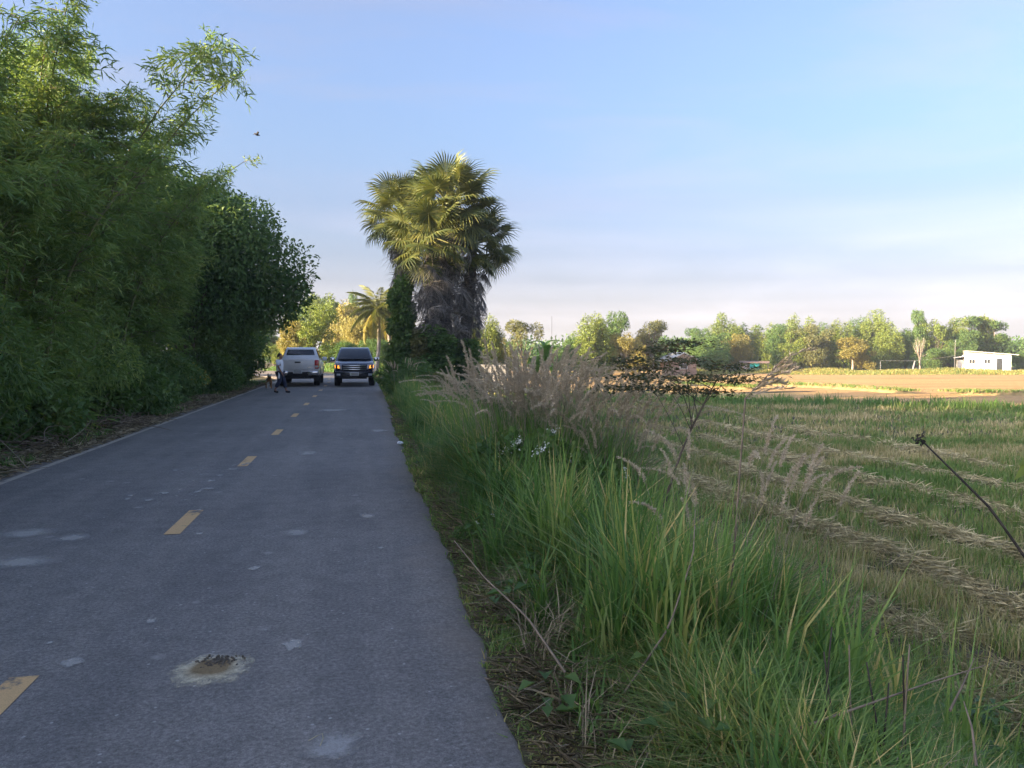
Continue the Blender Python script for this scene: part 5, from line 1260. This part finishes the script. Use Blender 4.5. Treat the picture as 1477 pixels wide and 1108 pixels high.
# straw left in long rows by the harvester
def straw_row(xc, wdt, hgt, y0, y1, n, label):
    A_ = Acc(); Y = rng.uniform(y0, y1, n); lat = rng.normal(size=n) * .52; wv = (vnoise(Y, Y * 0 + xc, 1.3, 15) - .5) * .7
    kq = vnoise(Y, Y * 0 + xc * 3, 1.1, 16) > .26; Y, lat, wv = Y[kq], lat[kq], wv[kq]; m_ = len(Y)
    X = xc + lat * wdt + wv; hl = 1.0 * hgt * np.exp(-lat ** 2 * 1.6) * rng.random(m_) ** .5
    D_ = np.stack([rng.normal(size=m_), rng.normal(size=m_) * 1.2, rng.normal(size=m_) * .30], 1); dd = np.hypot(X, Y)
    A_.add(leaves(np.stack([X, Y, tz(X, Y) + .02 + hl], 1), D_, rng.normal(size=(m_, 3)), .16 + .2 * rng.random(m_), (.004 + .004 * rng.random(m_)) * np.clip(dd / 7, 1, 4), .1, rng.random(m_)))
    tag(obj('straw_row', A_.mesh('straw_row', m_straw)), label, kind='stuff')
for xc, wd_, hg, y0, y1, n, lb in [(5.9, .55, .08, 4.0, 13, 8000, 'flat spread straw row nearest the verge'), (7.6, .38, .20, 5.5, 20, 9000, 'second raised straw row from the verge'), (9.6, .36, .22, 6.5, 26, 9000, 'third raised straw row from the verge'),
                                   (11.8, .36, .2, 8, 30, 7000, 'fourth straw row from the verge'), (14.2, .4, .2, 10, 32, 5500, 'fifth straw row from the verge'), (16.6, .4, .2, 12, 32, 4500, 'sixth straw row from the verge')]:
    straw_row(xc, wd_, hg, y0, y1, n, lb)
# heap of dry stuff at lower right
A = Acc(); p = gpt(1400, 985, -1.2); m_ = 2600
lat = rng.normal(size=(m_, 2)) * .38
A.add(leaves(np.stack([p[0] + lat[:, 0], p[1] + lat[:, 1], tz(p[0] + lat[:, 0], p[1] + lat[:, 1]) + .22 * np.exp(-(lat ** 2).sum(1) * 4) * rng.random(m_)], 1), np.stack([rng.normal(size=m_), rng.normal(size=m_), rng.normal(size=m_) * .3], 1), rng.normal(size=(m_, 3)), .14 + .2 * rng.random(m_), .004 + .004 * rng.random(m_), .1, rng.random(m_)))
tag(obj('straw_heap', A.mesh('straw_heap', m_straw)), 'heap of matted dry straw at the lower right', kind='stuff')
A = Acc()
for C_ in bund_lines:
    k = rng.integers(0, len(C_), 2200); q = C_[k] + rng.normal(size=(2200, 2)) * .38
    A.add(blades(np.column_stack([q, np.full(2200, FIELD_Z + .2)]), .15 + .2 * rng.random(2200), .04 + .04 * rng.random(2200), rng.random(2200) * 6.28, .3 + .5 * rng.random(2200), .1 + .5 * rng.random(2200)))
tag(obj('bund_grass', A.mesh('bund_grass', m_stubble)), 'short grass on the low field bunds', kind='stuff')
# far weeds
A = Acc()
px = rng.uniform(960, 1560, 46000); D = 98 + 20 * rng.random(46000) ** .7
for cond in (0,):
    u_ = (px - 738.5) / FPX; xc = u_ * D; X = xc * math.cos(YAW) + D * math.sin(YAW); Y = -xc * math.sin(YAW) + D * math.cos(YAW)
    k = vnoise(X, Y, 5, 20) + .25 * (px > 1150) > .42; X, Y = X[k], Y[k]; m_ = len(X)
    A.add(blades(np.stack([X, Y, np.full(m_, FIELD_Z)], 1), .15 + .95 * vnoise(X, Y, 4, 21) ** 2 * rng.random(m_), .045 + .05 * rng.random(m_), rng.random(m_) * 6.28, .3 + .5 * rng.random(m_), rng.random(m_)))
tag(obj('yellow_weeds', A.mesh('yellow_weeds', m_weed)), 'sunlit yellow-green weeds at the far field edge', kind='stuff')
A = Acc()       # grass beyond the bend and on the far verge
X, Y = rng.uniform(-9, 9, 24000), rng.uniform(44, 100, 24000)
cxy = np.array([road_frame(s)[0] for s in np.arange(30, 150, 2.0)])
dr = np.min(np.hypot(X[:, None] - cxy[None, :, 0], Y[:, None] - cxy[None, :, 1]), 1)
k = dr > 3.4 + 1.6 * vnoise(X, Y, 4, 30); X, Y = X[k], Y[k]; m_ = len(X)
A.add(blades(np.stack([X, Y, tz(X, Y)], 1), .12 + .35 * vnoise(X, Y, 3, 31) * rng.random(m_), .04 + .04 * rng.random(m_), rng.random(m_) * 6.28, .3 + .6 * rng.random(m_), np.clip(.3 + .5 * rng.random(m_), 0, 1)))
tag(obj('bend_grass', A.mesh('bend_grass', m_grass)), 'grass on the verge inside the bend', kind='stuff')

# left verge: leaf litter, sticks, grass tufts
A = Acc(); X, Y, D = scatter(42000, -6.6, -4.5, 6, 40)
d = edge_l(Y) - X; k = (d > -.12) & (rng.random(len(X)) < (.25 + vnoise(X, Y, .6, 40)) * (1 - .6 * sstep(d, .8, 1.8))); X, Y = X[k], Y[k]; m_ = len(X)
A.add(leaves(np.stack([X, Y, tz(X, Y) + .03 + .05 * rng.random(m_)], 1), np.stack([rng.normal(size=m_), rng.normal(size=m_), rng.normal(size=m_) * .25], 1), rng.normal(size=(m_, 3)), .08 + .14 * rng.random(m_), .010 + .012 * rng.random(m_), .1, rng.random(m_)))
tag(obj('leaf_litter', A.mesh('leaf_litter', m_thatch)), 'dry bamboo leaf litter along the left verge', kind='stuff')
A = Acc(); X, Y, D = scatter(26000, -7.0, -4.75, 6, 42); k = vnoise(X, Y, .9, 41) + .3 * sstep(-4.9 - X, 0, 1) > .62; X, Y = X[k], Y[k]; m_ = len(X)
A.add(blades(np.stack([X, Y, tz(X, Y)], 1), (.12 + .35 * rng.random(m_)) * (.5 + .8 * sstep(-5.0 - X, 0, .8)), .010 + .012 * rng.random(m_), rng.random(m_) * 6.28, .3 + .8 * rng.random(m_), np.clip(rng.normal(.35, .25, m_), 0, 1)))
tag(obj('left_verge_grass', A.mesh('left_verge_grass', m_grass)), 'weedy grass at the foot of the bamboo', kind='stuff')
def sticks(name, label, loc, n, L_, spread, m, seed, cat, flat=.5):
    g = np.random.default_rng(seed); A_ = Acc()
    for _ in range(n):
        c = np.array([g.normal() * spread, g.normal() * spread, .05 + .2 * g.random()]); d_ = nrm(np.array([g.normal(), g.normal(), abs(g.normal()) * flat])); l = L_ * g.uniform(.4, 1.0); u = np.linspace(0, 1, 5)[:, None]
        A_.add(tube(c + d_ * l * u + np.array([0, 0, -.12 * l]) * u * u + g.normal(size=3) * .06 * l * np.sin(u * 3.1), .009 * (1 - .6 * u[:, 0]), 4), g.random())
    return tag(obj(name, A_.mesh(name, m, True), None, loc), label, cat)
sticks('brushwood_heap', 'heap of dry brown brushwood on the left verge', onz(-5.35, 17.6, 0), 110, .9, .38, m_twig, 1, 'brushwood')
sticks('brushwood_heap', 'loose dry sticks under the bamboo at the left frame edge', onz(-5.6, 11.2, 0), 60, 1.2, .45, m_twig, 2, 'brushwood')
sticks('brushwood_heap', 'thin dry twigs on the verge below feathery shrubs', onz(-5.4, 14.0, 0), 45, .9, .4, m_twig, 3, 'brushwood')
x, y = -5.75, 12.0
tag(obj('dead_stem', Acc().add(tube([(0, 0, -.1), (.1, .05, .6), (.25, .1, 1.3), (.3, .25, 2.1)], [.05, .045, .035, .015], 7)).mesh('dead_stem', m_palebark, True), None, onz(x, y)), 'pale bare stem rising in front of the left bamboo', 'stem')

# ------------------------------------------------------------------ plumed grass clumps
def plume_mesh(seed, H, Lp, hairs, droop, name='plume', rad=.028, curve=.25):
    g = np.random.default_rng(seed); A_ = Acc(); u = np.linspace(0, 1, 8)
    st = np.stack([curve * H * u ** 2.2, 0 * u, H * (u - .10 * u ** 3)], 1)
    A_.add(tube(st, .0035 - .002 * u, 3), .1)
    e, dr_ = st[-1], nrm(st[-1] - st[-2]); k = g.random(hairs)
    ax = e + dr_ * Lp * k[:, None] + np.array([droop, 0, -abs(droop) * .6]) * (k ** 2)[:, None] * Lp
    D_ = nrm(g.normal(size=(hairs, 3))) * .9 + dr_ * .75
    A_.add(leaves(ax, D_, g.normal(size=(hairs, 3)), rad * 1.6 * (1.15 - .75 * np.abs(k - .4)) * (.7 + .6 * g.random(hairs)), .006, 0, .3 + .5 * g.random(hairs)))
    return A_.mesh(name, m_plume)
plumes = [plume_mesh(200 + k, 1.35, .27, 260, (.15, .3, .5, .1, .9, .25)[k], rad=.015, curve=(.05, .09, .14, .04, .24, .10)[k]) for k in range(6)]
def grass_clump_mesh(seed, n, H, rad, wd, vm=.42):
    g = np.random.default_rng(seed); a_ = g.random(n) * 6.28; q = rad * np.sqrt(g.random(n)); az = a_ + g.normal(size=n) * .7
    return Acc().add(blades(np.stack([q * np.cos(a_), q * np.sin(a_), 0 * q - .03], 1), H * (.4 + .6 * g.random(n)), wd * (.7 + .6 * g.random(n)), az, .15 + .95 * g.random(n) ** 1.5, np.clip(vm + .2 * g.normal(size=n), 0, 1))).mesh('blades', m_grass)
gc_a, gc_b = grass_clump_mesh(210, 1500, 1.35, .32, .012), grass_clump_mesh(211, 1300, 1.1, .3, .012, .5)
def plumed(label, px, D, npl, sc=1.0, seed=0, mesh=None, lean=(0, 0), spread=.42, hs=1.0):
    g = np.random.default_rng(seed); p_ = at(px, 600, D); t = thing('plumed_grass', label, 'plumed grass', (p_.x, p_.y, tz1(p_.x, p_.y)), g.random() * 6, 'plumed grass clumps on the right verge', sc)
    rz0 = t.rotation_euler.z
    tag(obj('blades', mesh or gc_a, t), kind='stuff')
    for k in range(npl):
        a_ = g.random() * 6.28; q = spread * math.sqrt(g.random()); az = a_ + g.normal() * .6
        o = obj('plume', plumes[g.integers(6)], t, (q * math.cos(a_), q * math.sin(a_), 0))
        tl = .02 + .16 * q / spread * g.random()
        s = hs * g.uniform(.84, 1.14)
        o.rotation_euler = (Matrix.Rotation(-rz0, 3, 'Z') @ Euler((lean[0], lean[1], 0)).to_matrix() @ Matrix.Rotation(rz0 + az, 3, 'Z') @ Matrix.Rotation(tl, 3, 'Y')).to_euler(); o.scale = (1, 1, s)
plumed('big pale plumed grass clump at the left of the verge group', 742, 9.4, 85, 1.18, 1, spread=.5)
plumed('plumed grass clump in the middle of the verge group', 795, 9.0, 105, 1.20, 2, spread=.5)
plumed('tallest plumed grass clump at the right of the verge group', 852, 9.2, 105, 1.27, 3, spread=.5)
plumed('small plumed clump in front of the verge group centre', 765, 8.1, 34, .98, 4, gc_b)
plumed('leaning plumed clump right of the verge group', 895, 8.6, 26, 1.08, 5, gc_b)
plumed('near plumed grass clump leaning right over the field', 1045, 4.9, 16, .95, 6, gc_b, lean=(0, .12))
plumed('slanting plumed clump beside the near one over the stubble', 1075, 5.2, 9, .9, 7, gc_b, lean=(0, .18))
plumed('thin plumed clump at the palm foot beside the road', 655, 17, 24, .95, 8, gc_b)
plumed('pale plumed clump near the road edge by the dark pickup', 580, 27, 22, .9, 9, gc_b)
plumed('low plumed clump between palm and verge group', 690, 13, 16, 1.0, 10, gc_b)
plumed('plumed clump low on the bank left of the verge group', 680, 10.5, 14, .95, 11, gc_b)
# one tall reed panicle against the tan field
p_ = at(1048, 700, 4.3); t = thing('reed_stalk', 'tall reed with drooping grey-pink panicle against the tan field', 'reed', (p_.x, p_.y, tz1(p_.x, p_.y)), 0)
e0 = np.array(at(1075, 575, 4.3)) - np.array(t.location); e1 = np.array(at(1128, 520, 4.3)) - np.array(t.location)
obj('stalk', Acc().add(tube([(0, 0, -.05), tuple(e0 * .5), tuple(e0), tuple((e0 + e1) / 2), tuple(e1)], [.007, .006, .005, .004, .002], 5)).mesh('stalk', m_twig, True), t)
g = np.random.default_rng(77)
for k in range(9):
    s0 = e0 + (e1 - e0) * (k / 9); d_ = nrm(e1 - e0) * g.uniform(.7, 1) + np.array([.3, 0, -.25]) * g.random() + g.normal(size=3) * .12; u = np.linspace(0, 1, 40)[:, None]; l = .22 * g.uniform(.7, 1.2)
    c = s0 + d_ * l * u + np.array([.02, 0, -.07]) * u * u
    obj('panicle_branch', Acc().add(leaves(c, np.tile(d_, (40, 1)) + g.normal(size=(40, 3)) * .25, g.normal(size=(40, 3)), .045, .008, .1, .2 + .5 * g.random(40))).mesh('panicle_branch', m_plume), t)

# shrub with white flowers in front of the plumes
sh_fl = shrub_mesh(230, 1.15, 1.0, 2600, .10, .075, 0)
fl = Acc(); g = np.random.default_rng(231)
q = g.normal(size=(34, 3)) * np.array([.035, .035, .07]); fl.add(leaves(q, g.normal(size=(34, 3)), g.normal(size=(34, 3)), .034, .024, 0)); fl_m = fl.mesh('flower_spray', m_flower)
for px, D, s, lb, nf in [(785, 7.9, .8, 'leafy shrub with white flower sprays below the pale plumes', 7), (850, 8.1, .75, 'white-flowered shrub right of the other one under plumes', 7), (700, 6.6, .26, 'small white-flowered weed beside the road grass', 2)]:
    p_ = at(px, 650, D); t = shrub('flowering_shrub', sh_fl, lb, (p_.x, p_.y, tz1(p_.x, p_.y)), px, s, m_mid, 'white flowered shrubs')
    for k in range(nf):
        a_ = g.random() * 6.28; o = obj('flower_spray', fl_m, t, (.5 * math.cos(a_), .5 * math.sin(a_), g.uniform(.6, 1.15))); o['kind'] = 'stuff'; o.rotation_euler = tuple(g.random(3)); 
# open-branched sapling
g = np.random.default_rng(240); p_ = at(935, 640, 7.6); base = Vector((p_.x, p_.y, tz1(p_.x, p_.y)))
t = thing('leaning_sapling', 'leaning sapling with tiers of small dark leaves against the tan field', 'sapling', base)
tipv = np.array(at(1035, 548, 7.4)) - np.array(base); A = Acc(); F = Acc(); u = np.linspace(0, 1, 8)[:, None]
A.add(tube(tipv * u + np.array([-.05, 0, .15]) * np.sin(u * 3.1), .014 * (1.1 - .7 * u[:, 0]), 6))
for (px, py, D) in [(905, 520, 7.7), (930, 545, 7.3), (955, 505, 7.9), (985, 520, 7.5), (1010, 545, 7.2), (1050, 530, 7.7), (1062, 548, 7.4), (960, 560, 7.3), (900, 560, 7.9), (1020, 565, 7.5), (985, 495, 7.8), (930, 530, 7.8)]:
    e = np.array(at(px, py, D)) - np.array(base); uf = g.uniform(.55, .98); f = tipv * uf + np.array([-.05, 0, .15]) * math.sin(uf * 3.1); w2 = np.linspace(0, 1, 5)[:, None]
    A.add(tube(f + (e - f) * w2 + np.array([0, 0, .05]) * np.sin(w2 * 3.1), .004 * (1.1 - .7 * w2[:, 0]), 4))
    m_ = 260; q = g.normal(size=(m_, 3)) * np.array([.15, .15, .02]) + e
    F.add(leaves(q, np.stack([g.normal(size=m_), g.normal(size=m_), g.normal(size=m_) * .25], 1), np.stack([g.normal(size=m_), g.normal(size=m_), g.normal(size=m_) * .2], 1), .035 + .03 * g.random(m_), .016 + .01 * g.random(m_), .1))
m_sap = leaf_mat('sapling_leaf', [(0, (.025, .04, .02)), (.5, (.05, .065, .028)), (1, (.11, .085, .045))], gain=1.3)
obj('trunk', A.mesh('trunk', m_bark, True), t); tag(obj('crown', F.mesh('crown', m_sap), t), kind='stuff')

# dark dry stalk with a seed head, leaning in at right
def stalk(name, label, pts, r, m, cat, head=None):
    P = np.array([tuple(q) for q in pts]); c0 = P[0].copy(); u = np.linspace(0, 1, 12); P2 = np.stack([np.interp(u, np.linspace(0, 1, len(P)), P[:, j]) for j in range(3)], 1) - c0
    t_ = thing(name, label, cat, tuple(c0))
    obj('stem', Acc().add(tube(P2, r * (1 - .5 * u), 6)).mesh('stem', m, True), t_)
    if head:
        g_ = np.random.default_rng(5); m_ = 26; q = P2[-1] + g_.normal(size=(m_, 3)) * np.array([.016, .016, .012]) + np.array([0, 0, .005]); A_ = Acc().add(leaves(q, g_.normal(size=(m_, 3)), g_.normal(size=(m_, 3)), .03, .014, 0))
        obj('seed_head', A_.mesh('seed_head', m), t_)
    return t_
stalk('dry_stalk', 'thin black dry stalk with a seed head leaning over the stubble', [at(1500, 835, 3.9), at(1430, 735, 3.9), at(1385, 690, 3.9), at(1328, 634, 3.9)], .008, m_char, 'stalk', True)
# charred reed stumps at the bottom right, each stalk a part
def gz(px, py, D):
    p_ = at(px, py, D); return p_
rt = at(1255, 1080, 3.1); t = thing('reed_stump', 'cluster of charred upright reed stalks at the lower right', 'reed stump', (rt.x, rt.y, tz1(rt.x, rt.y)))
g = np.random.default_rng(251)
for (pb, pt_) in [((1190, 1100), (1200, 905)), ((1205, 1100), (1188, 940)), ((1245, 1100), (1225, 930)), ((1290, 1105), (1250, 955)), ((1300, 1090), (1312, 930)), ((1308, 1100), (1302, 945)), ((1262, 1100), (1282, 985))]:
    a, b = np.array(at(*pb, 3.1)) - np.array(t.location), np.array(at(*pt_, 3.1)) - np.array(t.location); a[2] = min(a[2], -.0) ; u = np.linspace(0, 1, 7)[:, None]
    obj('stalk', Acc().add(tube(a + (b - a) * u + g.normal(size=3) * .02 * np.sin(u * 3.1), .006 * (1.1 - .6 * u[:, 0]), 6, True)).mesh('stalk', m_char if g.random() < .6 else m_twig, True), t)
def dry_twig(label, pts):
    P = np.array([tuple(q) for q in pts]); c0 = P[0].copy()
    u = np.linspace(0, 1, 14); k = np.linspace(0, 1, len(P)); P2 = np.stack([np.interp(u, k, P[:, j]) for j in range(3)], 1) - c0
    tag(obj('dry_twig', Acc().add(tube(P2, .0055 * (1.15 - .7 * u), 5)).mesh('dry_twig', m_twig, True), None, tuple(c0)), label, 'twig')
dry_twig('long dry twig lying across the grass at the bottom right', [at(1110, 1065, 2.95), at(1240, 1020, 3.05), at(1340, 985, 3.2), at(1420, 960, 3.3)])
dry_twig('pale forked twig standing in the straw at lower right', [at(1408, 1105, 2.9), at(1402, 1050, 3.0), at(1390, 1012, 3.1)])
dry_twig('thin straight dry stem slanting up from the straw heap', [at(1370, 1025, 3.3), at(1390, 985, 3.4), at(1405, 950, 3.5)])
dry_twig('broken dry grass stem leaning over the road edge', [at(815, 970, 3.3), at(760, 890, 3.5), at(700, 835, 3.7), at(655, 780, 4.0)])
dry_twig('dry arching stem in the middle of the verge grass', [at(900, 1000, 3.4), at(965, 905, 3.6), at(1000, 800, 3.8), at(1003, 735, 4.0)])
dry_twig('thin bent straw stem lying on the asphalt edge', [at(660, 980, 3.87), at(675, 976, 3.9), at(700, 978, 3.88), at(716, 984, 3.8)])
# broad green leaf hanging in at the right edge
p_ = at(1530, 760, 3.0); t = thing('leafy_stem', 'green leafy stem reaching in at the right frame edge', 'plant', (p_.x, p_.y, tz1(p_.x, p_.y)))
e = np.array(at(1505, 655, 3.0)) - np.array(t.location); obj('stem', Acc().add(tube([(0, 0, -.05), tuple(e * .5), tuple(e)], [.008, .007, .004], 5)).mesh('stem', m_bark, True), t)
for (px, py) in [(1462, 690), (1470, 668), (1500, 610), (1545, 640), (1480, 720)]:
    b = np.array(at(px, py, 2.95)) - np.array(t.location); d_ = b - e
    obj('leaf', Acc().add(leaves(e[None], d_[None], np.array([[.1, .3, .9]]), np.linalg.norm(d_), .05, .05, np.array([.5]))).mesh('leaf', m_bright), t)

# litter
def crumple(name, label, px, py, D, s, m, seed, cat='litter'):
    p_ = at(px, py, D); bm = bmesh.new(); bmesh.ops.create_icosphere(bm, subdivisions=2, radius=s); g_ = np.random.default_rng(seed)
    for v_ in bm.verts: v_.co *= .6 + .7 * g_.random(); v_.co.z *= .55
    me = bpy.data.meshes.new(name); bm.to_mesh(me); bm.free(); me.materials.append(m)
    tag(obj(name, me, None, (p_.x, p_.y, max(tz1(p_.x, p_.y), 0 if p_.x < .7 else -9) + s * .3)), label, cat)
crumple('plastic_bag', 'crumpled green plastic bag in the grass by the palm', 573, 551, 26, .12, m_greenbag, 1)
crumple('paper_scrap', 'white paper scrap at the right road edge', 577, 640, 13.6, .055, m_litter, 2)
crumple('paper_scrap', 'small white scrap in the grass nearer the dark pickup', 570, 578, 22, .06, m_litter, 3)

# ------------------------------------------------------------------ thin evening haze
me = bpy.data.meshes.new('haze')
b_ = box(gx[0] - 40, gx[-1] + 40, gy[0] - 40, gy[-1] + 40, FIELD_Z - 1.3, 15.5)
me.from_pydata([tuple(p) for p in b_[0]], [], [(0, 2, 3, 1), (4, 5, 7, 6), (0, 1, 5, 4), (2, 6, 7, 3), (0, 4, 6, 2), (1, 3, 7, 5)])
mh = bpy.data.materials.new('haze'); mh.use_nodes = True; hn = mh.node_tree; hn.nodes.remove(hn.nodes['Principled BSDF'])
pv = hn.nodes.new('ShaderNodeVolumePrincipled'); pv.inputs['Color'].default_value = (.86, .92, 1, 1); pv.inputs['Density'].default_value = .0006; pv.inputs['Anisotropy'].default_value = .2
hn.links.new(pv.outputs[0], hn.nodes['Material Output'].inputs['Volume']); me.materials.append(mh)
tag(obj('haze', me), kind='stuff')
